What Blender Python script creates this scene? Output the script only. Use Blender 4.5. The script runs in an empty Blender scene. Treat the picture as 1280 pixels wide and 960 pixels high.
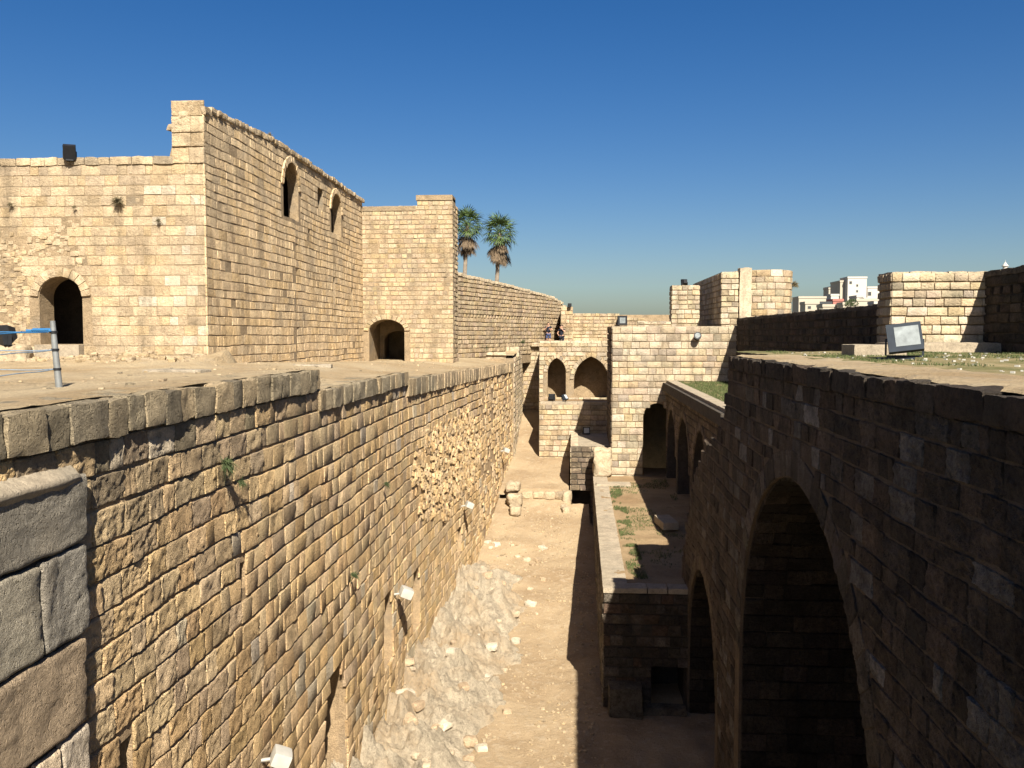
import bpy, math, random
from mathutils import Vector, noise, Matrix

# ------------------------------------------------------------------ camera, sky, sun, exposure
SC = bpy.context.scene
COL = SC.collection
rad = math.radians
YAW, PITCH, FPX = math.atan2(77, 1106), -math.atan2(62, 1106), 1106.0
cam_d = bpy.data.cameras.new('camera')
cam = bpy.data.objects.new('camera', cam_d); COL.objects.link(cam)
cam.location = (0, 0, 0)
cam.rotation_euler = (math.pi/2 + PITCH, 0, YAW)
cam_d.sensor_width = 36.0; cam_d.lens = FPX/1280*36.0
cam_d.clip_start = 0.1; cam_d.clip_end = 20000
SC.camera = cam

SUN_TO = Vector((0.305, -1.06, 1.0)).normalized()          # towards the sun: behind the camera, to its right
el = math.asin(SUN_TO.z)
world = bpy.data.worlds.new('World'); SC.world = world; world.use_nodes = True
wn = world.node_tree.nodes; wl = world.node_tree.links
bg = wn['Background']
sky = wn.new('ShaderNodeTexSky'); sky.sky_type = 'NISHITA'; sky.sun_disc = False
sky.sun_elevation = el; sky.sun_rotation = math.atan2(SUN_TO.x, SUN_TO.y)
sky.altitude = 100; sky.air_density = 1.0; sky.dust_density = 1.5; sky.ozone_density = 3.0
hs = wn.new('ShaderNodeHueSaturation'); hs.inputs['Saturation'].default_value = 1.4; hs.inputs['Hue'].default_value = 0.510; hs.inputs['Value'].default_value = 0.71
wl.new(sky.outputs[0], hs.inputs['Color']); wl.new(hs.outputs[0], bg.inputs[0]); bg.inputs[1].default_value = 0.05
sun_d = bpy.data.lights.new('sun', 'SUN'); sun_d.energy = 5.0; sun_d.angle = rad(0.53); sun_d.color = (1.0, 0.93, 0.80)
sun = bpy.data.objects.new('sun', sun_d); COL.objects.link(sun)
sun.rotation_euler = (-SUN_TO).to_track_quat('-Z', 'Y').to_euler()
sun.location = (10, -30, 40)
vs = SC.view_settings
vs.view_transform = 'Standard'; vs.look = 'None'; vs.exposure = 1.42; vs.gamma = 1.0; vs.use_curve_mapping = False

rnd = random.Random(7)
U = rnd.uniform

# ------------------------------------------------------------------ materials
def new_mat(name):
    m = bpy.data.materials.new(name); m.use_nodes = True
    nt = m.node_tree; b = nt.nodes['Principled BSDF']
    return m, nt, b
def node(nt, t, **kw):
    n = nt.nodes.new(t)
    for k, v in kw.items(): setattr(n, k, v)
    return n
def noise_n(nt, vec, scale, detail=6, rough=0.6, dist=0.0):
    n = node(nt, 'ShaderNodeTexNoise'); n.inputs['Scale'].default_value = scale
    n.inputs['Detail'].default_value = detail; n.inputs['Roughness'].default_value = rough
    n.inputs['Distortion'].default_value = dist
    nt.links.new(vec, n.inputs['Vector']); return n.outputs['Fac']
def ramp(nt, fac, stops):
    r = node(nt, 'ShaderNodeValToRGB'); els = r.color_ramp.elements
    while len(els) < len(stops): els.new(0.5)
    for e, (p, c) in zip(els, stops):
        e.position = p; e.color = (c, c, c, 1) if not isinstance(c, tuple) else (*c, 1)
    nt.links.new(fac, r.inputs[0]); return r.outputs[0]
def mix(nt, a, b, fac, mode='MIX'):
    n = node(nt, 'ShaderNodeMix'); n.data_type = 'RGBA'; n.blend_type = mode
    for s, v in ((n.inputs[6], a), (n.inputs[7], b), (n.inputs[0], fac)):
        if isinstance(v, (int, float)): s.default_value = v
        elif isinstance(v, tuple): s.default_value = (*v, 1)
        else: nt.links.new(v, s)
    return n.outputs[2]
def stone_mat(name, bump=0.5, scale=1.0, stain=(0.16, 0.145, 0.12), stain_lo=0.52, pit=0.5, base=None, relief=0.14, k=0.74, con=1.0, streak=0.0):
    m, nt, b = new_mat(name)
    pos = node(nt, 'ShaderNodeNewGeometry').outputs['Position']
    if base is None:
        at = node(nt, 'ShaderNodeAttribute'); at.attribute_name = 'tint'; col = at.outputs['Color']
    else:
        rg = node(nt, 'ShaderNodeRGB'); rg.outputs[0].default_value = (*base, 1); col = rg.outputs[0]
    col = mix(nt, col, (k, k, k), 1.0, 'MULTIPLY')
    n1 = noise_n(nt, pos, 2.3*scale, 8, 0.65, 0.3)
    n2 = noise_n(nt, pos, 14*scale, 8, 0.7)
    n3 = noise_n(nt, pos, 0.55*scale, 5, 0.6)
    n4 = noise_n(nt, pos, 34*scale, 6, 0.75)
    c = mix(nt, col, ramp(nt, n1, [(0.25, 1-0.38*con), (0.5, 1.0), (0.75, 1+0.28*con)]), 1.0, 'MULTIPLY')
    c = mix(nt, c, ramp(nt, n2, [(0.25, 1-0.38*con), (0.52, 1.03), (0.8, 1+0.25*con)]), 1.0, 'MULTIPLY')
    c = mix(nt, c, ramp(nt, n4, [(0.28, 0.68), (0.5, 1.0), (0.75, 1.2)]), 1.0, 'MULTIPLY')
    sm = node(nt, 'ShaderNodeMath', operation='MULTIPLY')
    nt.links.new(ramp(nt, n3, [(stain_lo, 0.0), (stain_lo+0.16, 0.75)]), sm.inputs[0])
    nt.links.new(ramp(nt, n2, [(0.35, 0.25), (0.65, 1.0)]), sm.inputs[1])
    c = mix(nt, c, stain, sm.outputs[0])
    if streak:
        mpn = node(nt, 'ShaderNodeMapping'); mpn.inputs['Scale'].default_value = (1.3, 1.3, 0.16); nt.links.new(pos, mpn.inputs['Vector'])
        ns = noise_n(nt, mpn.outputs[0], 1.5, 6, 0.65)
        c = mix(nt, c, ramp(nt, ns, [(0.34, 1-streak), (0.5, 1.0), (0.7, 1.06)]), 1.0, 'MULTIPLY')
        nb = noise_n(nt, pos, 0.9, 7, 0.7, 0.6)
        c = mix(nt, c, (0.46, 0.365, 0.245), ramp(nt, nb, [(0.53, 0.0), (0.66, 0.6)]))
    # small pits
    v = node(nt, 'ShaderNodeTexVoronoi'); v.inputs['Scale'].default_value = 21*scale
    wv = node(nt, 'ShaderNodeVectorMath', operation='MULTIPLY_ADD')
    nn = node(nt, 'ShaderNodeTexNoise'); nn.inputs['Scale'].default_value = 6*scale; nt.links.new(pos, nn.inputs['Vector'])
    nt.links.new(nn.outputs['Color'], wv.inputs[0]); wv.inputs[1].default_value = (0.25, 0.25, 0.25); nt.links.new(pos, wv.inputs[2])
    nt.links.new(wv.outputs[0], v.inputs['Vector'])
    pits = ramp(nt, v.outputs['Distance'], [(0.08, 0.0), (0.34, 1.0)])
    nt.links.new(c, b.inputs['Base Color']); b.inputs['Roughness'].default_value = 0.95
    b.inputs['Specular IOR Level'].default_value = 0.15
    a1 = node(nt, 'ShaderNodeMath', operation='MULTIPLY_ADD'); nt.links.new(n2, a1.inputs[0]); a1.inputs[1].default_value = 0.9; nt.links.new(n1, a1.inputs[2])
    a2 = node(nt, 'ShaderNodeMath', operation='MULTIPLY_ADD'); nt.links.new(pits, a2.inputs[0]); a2.inputs[1].default_value = 0.42*pit; nt.links.new(a1.outputs[0], a2.inputs[2])
    a3 = node(nt, 'ShaderNodeMath', operation='MULTIPLY_ADD'); nt.links.new(n4, a3.inputs[0]); a3.inputs[1].default_value = 0.75; nt.links.new(a2.outputs[0], a3.inputs[2])
    bp = node(nt, 'ShaderNodeBump'); bp.inputs['Strength'].default_value = bump; bp.inputs['Distance'].default_value = relief/scale
    nt.links.new(a3.outputs[0], bp.inputs['Height']); nt.links.new(bp.outputs[0], b.inputs['Normal'])
    return m
def plain_mat(name, col, rough=0.6, metal=0.0, var=0.12, scale=6, bump=0.0, emit=None):
    m, nt, b = new_mat(name)
    pos = node(nt, 'ShaderNodeNewGeometry').outputs['Position']
    n = noise_n(nt, pos, scale, 5)
    c = mix(nt, tuple(a*0.76 for a in col), ramp(nt, n, [(0.3, 1-var), (0.7, 1+var)]), 1.0, 'MULTIPLY')
    nt.links.new(c, b.inputs['Base Color']); b.inputs['Roughness'].default_value = rough; b.inputs['Metallic'].default_value = metal; b.inputs['Specular IOR Level'].default_value = 0.25
    if bump:
        bp = node(nt, 'ShaderNodeBump'); bp.inputs['Strength'].default_value = bump; bp.inputs['Distance'].default_value = 0.05
        nt.links.new(n, bp.inputs['Height']); nt.links.new(bp.outputs[0], b.inputs['Normal'])
    return m
def ground_mat(name, c1, c2, c3, scale=1.0, bump=0.5):
    c1, c2, c3 = (tuple(a*0.76 for a in c) for c in (c1, c2, c3))
    m, nt, b = new_mat(name)
    pos = node(nt, 'ShaderNodeNewGeometry').outputs['Position']
    n1 = noise_n(nt, pos, 0.35*scale, 7, 0.62, 0.4); n2 = noise_n(nt, pos, 3.2*scale, 8, 0.7); n3 = noise_n(nt, pos, 22*scale, 6, 0.7)
    c = mix(nt, c1, c2, ramp(nt, n1, [(0.40, 0.0), (0.62, 1.0)]))
    c = mix(nt, c, c3, ramp(nt, n2, [(0.52, 0.0), (0.70, 0.75)]))
    c = mix(nt, c, ramp(nt, n3, [(0.3, 0.72), (0.55, 1.0), (0.8, 1.25)]), 1.0, 'MULTIPLY')
    nt.links.new(c, b.inputs['Base Color']); b.inputs['Roughness'].default_value = 1.0; b.inputs['Specular IOR Level'].default_value = 0.1
    a = node(nt, 'ShaderNodeMath', operation='MULTIPLY_ADD'); nt.links.new(n3, a.inputs[0]); a.inputs[1].default_value = 0.35; nt.links.new(n2, a.inputs[2])
    bp = node(nt, 'ShaderNodeBump'); bp.inputs['Strength'].default_value = bump; bp.inputs['Distance'].default_value = 0.12/scale
    nt.links.new(a.outputs[0], bp.inputs['Height']); nt.links.new(bp.outputs[0], b.inputs['Normal'])
    return m

M = {}
M['stone'] = stone_mat('weathered_limestone', 0.9, 1.0, stain=(0.27, 0.22, 0.16), stain_lo=0.58, pit=1.0, relief=0.13, k=1.08)
M['stone_far'] = stone_mat('pale_limestone', 0.55, 0.8, k=0.93, streak=0.34, stain=(0.25, 0.21, 0.16), stain_lo=0.56, pit=0.8)
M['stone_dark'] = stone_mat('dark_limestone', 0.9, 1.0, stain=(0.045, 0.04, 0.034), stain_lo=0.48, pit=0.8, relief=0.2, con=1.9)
M['core'] = stone_mat('mortar_core', 0.8, 1.6, base=(0.40, 0.285, 0.17), k=1.0)
M['core_far'] = stone_mat('pale_mortar_core', 0.6, 1.2, base=(0.37, 0.275, 0.17))
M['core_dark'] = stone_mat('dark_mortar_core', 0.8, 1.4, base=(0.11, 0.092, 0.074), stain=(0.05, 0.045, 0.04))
M['vault_shade'] = stone_mat('shaded_vault_stone', 0.6, 1.2, base=(0.032, 0.026, 0.022), stain=(0.02, 0.018, 0.016))  # near-black base colour carries the shade inside the vaults
M['rock'] = stone_mat('bedrock', 0.9, 0.9, base=(0.60, 0.50, 0.365), stain=(0.38, 0.26, 0.145), stain_lo=0.46, k=0.70)
M['core_mid'] = stone_mat('grey_lime_mortar', 0.7, 1.4, base=(0.16, 0.122, 0.085), stain=(0.08, 0.065, 0.05))
M['sand'] = ground_mat('packed_earth', (0.42, 0.315, 0.195), (0.33, 0.235, 0.14), (0.48, 0.39, 0.275), 1.3, 0.8)
M['terrace'] = ground_mat('pale_plaster_ground', (0.47, 0.37, 0.235), (0.37, 0.27, 0.155), (0.33, 0.275, 0.20), 0.9, 0.9)
M['garden'] = ground_mat('garden_earth', (0.27, 0.18, 0.10), (0.36, 0.26, 0.15), (0.20, 0.15, 0.08), 1.1, 0.6)
M['lawn'] = ground_mat('dry_lawn_earth', (0.13, 0.125, 0.05), (0.30, 0.235, 0.13), (0.36, 0.30, 0.19), 1.6, 0.6)
M['land'] = ground_mat('distant_land', (0.26, 0.23, 0.17), (0.16, 0.17, 0.10), (0.34, 0.30, 0.24), 0.02, 0.1)
M['grass'] = plain_mat('grass_blades', (0.085, 0.105, 0.036), 0.8, 0, 0.45, 3)
M['weed'] = plain_mat('weed_leaves', (0.055, 0.075, 0.028), 0.8, 0, 0.4, 9)
M['dryweed'] = plain_mat('dry_weed', (0.17, 0.14, 0.08), 0.9, 0, 0.4, 9)
M['palm'] = plain_mat('palm_leaf', (0.085, 0.13, 0.04), 0.5, 0, 0.45, 2.0)
M['deadpalm'] = plain_mat('dead_palm_leaf', (0.15, 0.108, 0.068), 0.9, 0, 0.4, 3)
M['trunk'] = plain_mat('palm_trunk', (0.27, 0.22, 0.17), 0.9, 0, 0.35, 4, 0.8)
M['black'] = plain_mat('black_painted_metal', (0.014, 0.015, 0.018), 0.6, 0.0, 0.2)
M['slate'] = plain_mat('slate_grey_metal', (0.020, 0.028, 0.040), 0.7, 0.0, 0.15)
M['white'] = plain_mat('white_enamel', (0.46, 0.44, 0.39), 0.5, 0, 0.1)
M['grey_pipe'] = plain_mat('painted_steel_pipe', (0.24, 0.25, 0.25), 0.5, 0.3, 0.12, 12)
M['blue_rope'] = plain_mat('blue_nylon_rope', (0.035, 0.16, 0.36), 0.7, 0, 0.2, 20)
M['grey_rope'] = plain_mat('faded_blue_rope', (0.20, 0.26, 0.33), 0.8, 0, 0.2, 20)
M['reflector'] = plain_mat('lamp_reflector', (0.22, 0.245, 0.25), 0.6, 0.0, 0.35, 5)
M['city_white'] = plain_mat('white_render', (0.52, 0.49, 0.44), 0.9, 0, 0.06, 0.05)
M['city_cream'] = plain_mat('cream_render', (0.45, 0.40, 0.32), 0.9, 0, 0.08, 0.05)
M['city_red'] = plain_mat('pink_render', (0.40, 0.16, 0.13), 0.9, 0, 0.08, 0.05)
M['city_dark'] = plain_mat('dark_window_void', (0.05, 0.055, 0.06), 0.5, 0, 0.1)
M['slab'] = stone_mat('worn_paving', 0.4, 1.2, base=(0.40, 0.33, 0.24), stain=(0.24, 0.21, 0.16), stain_lo=0.5)
M['skin'] = plain_mat('skin', (0.48, 0.28, 0.19), 0.6, 0, 0.05)
M['hair'] = plain_mat('dark_hair', (0.03, 0.02, 0.015), 0.6, 0, 0.1)
M['navy'] = plain_mat('navy_cloth', (0.016, 0.018, 0.032), 0.9, 0, 0.15)
M['denim'] = plain_mat('blue_denim', (0.055, 0.07, 0.15), 0.9, 0, 0.15)
M['bag'] = plain_mat('brown_bag', (0.10, 0.045, 0.03), 0.8, 0, 0.2)
mg, ntg, bgl = new_mat('lamp_glass')
bgl.inputs['Base Color'].default_value = (0.75, 0.80, 0.82, 1); bgl.inputs['Roughness'].default_value = 0.12
bgl.inputs['Metallic'].default_value = 0.55; M['glass'] = mg

# ------------------------------------------------------------------ mesh helpers
class MB:
    def __init__(s): s.v = []; s.f = []; s.c = []
    def add(s, vs, fs, col=None):
        o = len(s.v); s.v.extend(vs); s.f.extend([tuple(i+o for i in f) for f in fs])
        s.c.extend([col or (0.4, 0.31, 0.2)]*len(vs)); return s
    def box(s, x0, x1, y0, y1, z0, z1, col=None):
        v = [(x0,y0,z0),(x1,y0,z0),(x1,y1,z0),(x0,y1,z0),(x0,y0,z1),(x1,y0,z1),(x1,y1,z1),(x0,y1,z1)]
        return s.add(v, [(0,3,2,1),(4,5,6,7),(0,1,5,4),(1,2,6,5),(2,3,7,6),(3,0,4,7)], col)
    def tube(s, pts, radii, n=8, col=None, cap=True):
        base = len(s.v); vs, fs = [], []
        up = Vector((0, 0, 1))
        for i, p in enumerate(pts):
            a = Vector(pts[max(i-1, 0)]); b = Vector(pts[min(i+1, len(pts)-1)])
            d = (b-a).normalized(); r = d.cross(up if abs(d.z) < 0.95 else Vector((1, 0, 0))).normalized(); q = d.cross(r)
            for k in range(n):
                t = 2*math.pi*k/n
                vs.append(tuple(Vector(p) + (r*math.cos(t) + q*math.sin(t))*radii[i]))
        for i in range(len(pts)-1):
            for k in range(n):
                fs.append((i*n+k, i*n+(k+1) % n, (i+1)*n+(k+1) % n, (i+1)*n+k))
        if cap: fs.append(tuple(range(n-1, -1, -1))); fs.append(tuple((len(pts)-1)*n+k for k in range(n)))
        return s.add(vs, fs, col)
    def block(s, c, size, n=3, rough=0.03, rz=0.0, seed=0.0, col=None, rnd_=0.12, tilt=(0, 0)):
        # a hewn block: subdivided box, rounded edges, noise-worn faces
        idx = {}; vs = []; fs = []
        hx, hy, hz = size[0]/2, size[1]/2, size[2]/2; mn = min(size)
        e = min(rnd_, 0.4)*mn
        def vid(i, j, k):
            if (i, j, k) not in idx:
                p = Vector(((i/n*2-1)*hx, (j/n*2-1)*hy, (k/n*2-1)*hz))
                q = Vector((max(-hx+e, min(hx-e, p.x)), max(-hy+e, min(hy-e, p.y)), max(-hz+e, min(hz-e, p.z))))
                d = p-q
                if d.length > 1e-6: p = q + d.normalized()*e
                nv = noise.noise_vector(Vector((p.x*3.1+seed*7.3, p.y*3.1+seed*3.7, p.z*3.1-seed*5.1)))
                n2 = noise.noise_vector(Vector((p.x*9+seed*1.3, p.y*9, p.z*9-seed)))
                p = p + nv*rough + n2*rough*0.5
                if n >= 16: p = p + noise.noise_vector(Vector((p.x*24+seed, p.y*24, p.z*24)))*rough*0.33
                p = Matrix.Rotation(tilt[0], 3, 'X') @ (Matrix.Rotation(tilt[1], 3, 'Y') @ p)
                p = Matrix.Rotation(rz, 3, 'Z') @ p
                idx[(i, j, k)] = len(vs); vs.append(tuple(p + Vector(c)))
            return idx[(i, j, k)]
        for a in range(n):
            for b in range(n):
                fs.append((vid(a,b,0), vid(a,b+1,0), vid(a+1,b+1,0), vid(a+1,b,0)))
                fs.append((vid(a,b,n), vid(a+1,b,n), vid(a+1,b+1,n), vid(a,b+1,n)))
                fs.append((vid(a,0,b), vid(a+1,0,b), vid(a+1,0,b+1), vid(a,0,b+1)))
                fs.append((vid(a,n,b), vid(a,n,b+1), vid(a+1,n,b+1), vid(a+1,n,b)))
                fs.append((vid(0,a,b), vid(0,a,b+1), vid(0,a+1,b+1), vid(0,a+1,b)))
                fs.append((vid(n,a,b), vid(n,a+1,b), vid(n,a+1,b+1), vid(n,a,b+1)))
        return s.add(vs, fs, col)
    def build(s, name, mat, parent=None, smooth=False, loc=False):
        me = bpy.data.meshes.new(name); me.from_pydata(s.v, [], s.f); me.materials.append(mat)
        at = me.color_attributes.new('tint', 'FLOAT_COLOR', 'POINT')
        flat = []
        for c in s.c: flat.extend((c[0], c[1], c[2], 1.0))
        at.data.foreach_set('color', flat)
        if smooth:
            me.polygons.foreach_set('use_smooth', [True]*len(me.polygons)); me.set_sharp_from_angle(angle=rad(38))
        me.update()
        o = bpy.data.objects.new(name, me); COL.objects.link(o)
        if parent:
            o.parent = parent
            if parent.type == 'EMPTY' and not loc: o.matrix_parent_inverse = Matrix.Translation(-parent.location)
        return o
def tag(o, label, cat, group=None):
    o['label'] = label; o['category'] = cat
    if group: o['group'] = group
    return o
def thing(name, label, cat, loc=(0, 0, 0), group=None):
    o = bpy.data.objects.new(name, None); COL.objects.link(o); o.empty_display_size = 0.3
    o.location = loc
    return tag(o, label, cat, group)
def struct(o): o['kind'] = 'structure'; return o
def stuff(o): o['kind'] = 'stuff'; return o
# projected size in pixels of the photograph: used only to choose the level of detail
cF = Vector((-math.sin(YAW)*math.cos(PITCH), math.cos(YAW)*math.cos(PITCH), math.sin(PITCH)))
cR = Vector((math.cos(YAW), math.sin(YAW), 0)); cU = cR.cross(cF)
def proj(p):
    p = Vector(p); w = p.dot(cF)
    if w < 0.3: return None
    return 640 + FPX*p.dot(cR)/w, 480 - FPX*p.dot(cU)/w

def lerp_prof(pts):
    def f(s):
        if s <= pts[0][0]: return pts[0][1]
        for (a, b), (c, d) in zip(pts, pts[1:]):
            if s <= c: return b + (d-b)*(s-a)/max(c-a, 1e-9)
        return pts[-1][1]
    return f

class Arch:                                            # opening: pointed or round head over straight jambs
    def __init__(s, c, w, zb, spring, rise, ring=0.0, flat=False):
        s.c, s.w, s.zb, s.sp, s.rise, s.ring, s.flat = c, w, zb, spring, rise, ring, flat
    def top(s, x, grow=0.0):
        w, h = s.w+grow, s.rise+grow
        t = abs(x-s.c)
        if t >= w: return s.sp if s.rise > 0 else s.sp
        if s.flat or s.rise <= 0: return s.sp
        if h >= w:
            r = (w*w+h*h)/(2*w); off = r-w
            return s.sp + math.sqrt(max(r*r-(t+off)**2, 0))
        return s.sp + h*math.sqrt(max(1-(t/w)**2, 0))
    def half(s, z, grow=0.0):
        w, h = s.w+grow, s.rise+grow
        if z < s.zb - (0.0): return 0
        if z <= s.sp: return w
        if s.flat or s.rise <= 0 or z >= s.sp+h: return 0 if not (s.flat and z < s.sp+grow) else w
        if h >= w:
            r = (w*w+h*h)/(2*w); off = r-w
            return max(math.sqrt(max(r*r-(z-s.sp)**2, 0))-off, 0)
        return w*math.sqrt(max(1-((z-s.sp)/h)**2, 0))

class Masonry:
    def __init__(s, root, mat, part='stone', min_px=9.0, cap=290):
        s.root, s.mat, s.part, s.min_px, s.cap, s.items = root, mat, part, min_px, cap, []
    def put(s, mp, s0, s1, z0, z1, dep, gap, rough, col, back=0.03, quad=None):
        cx = mp((s0+s1)/2, (z0+z1)/2, dep)
        pr = [proj(mp(a, b, dep)) for a, b in ((s0, z0), (s1, z0), (s1, z1), (s0, z1))]
        area, side = 0.0, 0.0
        if all(pr):
            for i in range(4):
                a, b = pr[i], pr[(i+1) % 4]; area += a[0]*b[1]-b[0]*a[1]
            area = abs(area)/2; side = math.sqrt(area)
            mx = sum(p[0] for p in pr)/4; my = sum(p[1] for p in pr)/4
            if not (-40 < mx < 1320 and -40 < my < 1000): side *= 0.05; area *= 0.002
        nu, nv = (22, 18) if side > 34 else (13, 11) if side > 20 else (5, 5) if side > 10 else (3, 3)
        L, H = s1-s0, z1-z0
        sd = U(0, 100)
        e = e0 = min(0.012+0.42*rough, 0.16*L, 0.16*H)
        def ax(n, a, b, gk=1.0, ek=1.0):
            e = e0*ek
            g = gap*gk; i0, i1 = a+g*U(0.3, 1.4), b-g*U(0.3, 1.4)
            if n == 3: return [i0, i0+e, i1-e, i1]
            return [i0, i0+e*0.7] + [i0+e + (i1-i0-2*e)*k/(n-4) if n > 4 else (i0+i1)/2 for k in range(n-3)] + [i1-e*0.7, i1]
        us, zs = ax(nu, s0, s1, 0.3, 0.5), ax(nv, z0, z1)
        tu, tv = U(-1, 1)*dep*0.15, U(-1, 1)*dep*0.22; dd = dep*U(0.84, 1.14)
        vs, fs = [], []
        NU, NV = len(us), len(zs)
        for j, z in enumerate(zs):
            for i, u in enumerate(us):
                p = Vector((u*2.2+sd, z*2.2, sd*0.37)); w = noise.noise_vector(p); w2 = noise.noise_vector(p*3.7); w3 = noise.noise(p*9.0) + (0.8*noise.noise(p*21.0) if NU > 10 else 0)
                eb = i in (0, NU-1) or j in (0, NV-1)
                cr = (i in (0, NU-1)) and (j in (0, NV-1))
                fu, fv = (u-s0)/L*2-1, (z-z0)/H*2-1
                if eb: n = -back
                else:
                    n = dd + tu*fu + tv*fv + (w.z*0.8 + w2.z*0.8 + w3*0.62)*rough
                    if i in (1, NU-2) or j in (1, NV-2): n -= dep*0.07
                    n = max(n, dep*0.25)
                k = rough*0.55
                uu, zz = u + (w.x+0.5*w2.x)*k, z + (w.y+0.5*w2.y)*k
                if cr: uu -= fu*e*0.5; zz -= fv*e*0.45
                elif (i in (1, NU-2)) and (j in (1, NV-2)): uu -= fu*e*0.35; zz -= fv*e*0.3
                if quad: uu, zz = quad(uu, zz)
                vs.append(mp(uu, zz, n))
        for j in range(NV-1):
            for i in range(NU-1):
                a = j*NU+i; fs.append((a, a+1, a+NU+1, a+NU))
        s.items.append((area, side, vs, fs, col))
    def wall(s, mp, s0, s1, rows, top=None, bottom=None, openings=(), skip=None, pal=None, lens=(0.3, 0.75), dep=0.06, gap=0.012, rough=0.02, margin=0.1):
        for r in range(len(rows)-1):
            z1, z0 = rows[r], rows[r+1]; zm = z0 + (z1-z0)*0.5
            iv = [(s0, s1)]
            for o in openings:
                hw = o.half(zm, o.ring)
                if hw <= 0.01: continue
                new = []
                for a, b in iv:
                    if o.c+hw <= a or o.c-hw >= b: new.append((a, b)); continue
                    if o.c-hw > a: new.append((a, o.c-hw))
                    if o.c+hw < b: new.append((o.c+hw, b))
                iv = new
            for a, b in iv:
                x = a
                off = U(0, 0.5)
                while x < b-0.04:
                    L = U(*lens)*(0.75 if x == a and off > 0.25 else 1.0)
                    x1 = x+L
                    if b-x1 < lens[0]*0.6: x1 = b
                    xm = (x+x1)/2
                    if (top is None or zm <= top(xm)) and (bottom is None or z1 >= bottom(xm)) and not (skip and skip(xm, zm)):
                        jz = (z1-z0)*0.05
                        s.put(mp, x, x1, z0+U(-jz, jz)*0.5, z1+U(-jz, jz)*0.5, dep, gap, rough, pal(xm, zm))
                    x = x1
    def ring(s, mp, o, n, pal, dep=0.08, rough=0.015, gap=0.008):
        # voussoirs round the head of an opening
        def pt(t, g):                                   # t -1..1 along the head
            x = o.c + t*(o.w+g)
            return x, o.top(x, g) if abs(t) < 1 else o.sp
        def param(k): return math.sin((k/n*2-1)*math.pi/2)
        for k in range(n):
            t0, t1 = param(k), param(k+1)
            def q(u, v, t0=t0, t1=t1):
                t = t0+(t1-t0)*u
                a, b = pt(t, 0.0), pt(t, o.ring)
                return a[0]+(b[0]-a[0])*v, a[1]+(b[1]-a[1])*v
            # unit square mapped through q; put() works in metres, so scale
            Ls = math.dist(q(0, .5), q(1, .5)); Lr = math.dist(q(.5, 0), q(.5, 1))
            def quad(uu, zz, Ls=Ls, Lr=Lr, q=q): return q(uu/Ls, zz/Lr)
            mpq = lambda a, b, nn: mp(a, b, nn)
            s.put_q(mpq, Ls, Lr, dep, gap, rough, pal(*q(.5, .5)), quad)
    def put_q(s, mp, L, H, dep, gap, rough, col, quad):
        mp2 = lambda a, b, nn: mp(*quad(a, b), nn)
        s.put(mp2, 0, L, 0, H, dep, gap, rough, col)
    def finish(s, stuff_name='facing_stones'):
        s.items.sort(key=lambda t: -t[0])
        mb = MB(); k = 0
        for area, side, vs, fs, col in s.items:
            if k < s.cap and side >= s.min_px:
                MB().add(vs, fs, col).build(s.part, s.mat, s.root, smooth=True); k += 1
            else: mb.add(vs, fs, col)
        if mb.v: stuff(mb.build(stuff_name, s.mat, s.root, smooth=True))

def core(mb, mp, s0, s1, bot, top, T, openings=(), step=0.5, col=None):
    # solid wall body with its openings: vertical strips; n = 0 is the face, n = -T the back
    bs = {s0, s1}
    k = 1
    while s0+k*step < s1: bs.add(s0+k*step); k += 1
    for o in openings:
        for i in range(0, 17):
            x = o.c + o.w*math.sin((i/16*2-1)*math.pi/2)
            if s0 < x < s1: bs.add(x)
    bs = sorted(bs)
    bs = [b for i, b in enumerate(bs) if i == 0 or b-bs[i-1] > 1e-4]
    for a, b in zip(bs, bs[1:]):
        m = (a+b)/2
        sp = [((bot, bot), (top(a), top(b)))]
        for o in openings:
            if abs(m-o.c) < o.w:
                za, zb_ = o.top(a), o.top(b)
                new = []
                for (l, h) in sp:
                    if o.zb > l[0]+1e-3: new.append((l, (o.zb, o.zb)))
                    if h[0] > za+1e-3 or h[1] > zb_+1e-3: new.append(((max(za, l[0]), max(zb_, l[1])), h))
                sp = new
        for (l, h) in sp:
            v = [mp(a, l[0], 0), mp(b, l[1], 0), mp(b, h[1], 0), mp(a, h[0], 0), mp(a, l[0], -T), mp(b, l[1], -T), mp(b, h[1], -T), mp(a, h[0], -T)]
            mb.add(v, [(0,1,2,3), (5,4,7,6), (3,2,6,7), (4,5,1,0), (0,3,7,4), (1,5,6,2)], col)
    return mb

def rows_from(z, zend, h, jit=0.1):
    r = [z]
    while r[-1] > zend: r.append(r[-1]-h*U(1-jit, 1+jit))
    return r
def palette(cols, var=0.12, pale=None):
    def f(s, z):
        c = rnd.choice(cols); k = U(1-var, 1+var)
        return (c[0]*k, c[1]*k*U(0.97, 1.03), c[2]*k*U(0.94, 1.06))
    return f
def sheet(name, mat, xs, ys, zf, parent=None, smooth=True):
    mb = MB(); nx = len(xs)
    mb.add([(x, y, zf(x, y)) for y in ys for x in xs], [(j*nx+i, j*nx+i+1, (j+1)*nx+i+1, (j+1)*nx+i) for j in range(len(ys)-1) for i in range(nx-1)])
    return mb.build(name, mat, parent, smooth)
def vary(c, lo, hi): k = U(lo, hi); return tuple(a*k for a in c)
def rng(a, b, n): return [a+(b-a)*i/n for i in range(n+1)]
def warp(s, z, k=0.05): return z + k*noise.noise(Vector((s*0.33, z*0.55, 3.3))) + k*0.5*noise.noise(Vector((s*1.1, z*0.9, 9.1)))
def fbm(x, y, z=0.0, o=4): return noise.fractal(Vector((x, y, z)), 1.0, 2.0, o)

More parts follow.
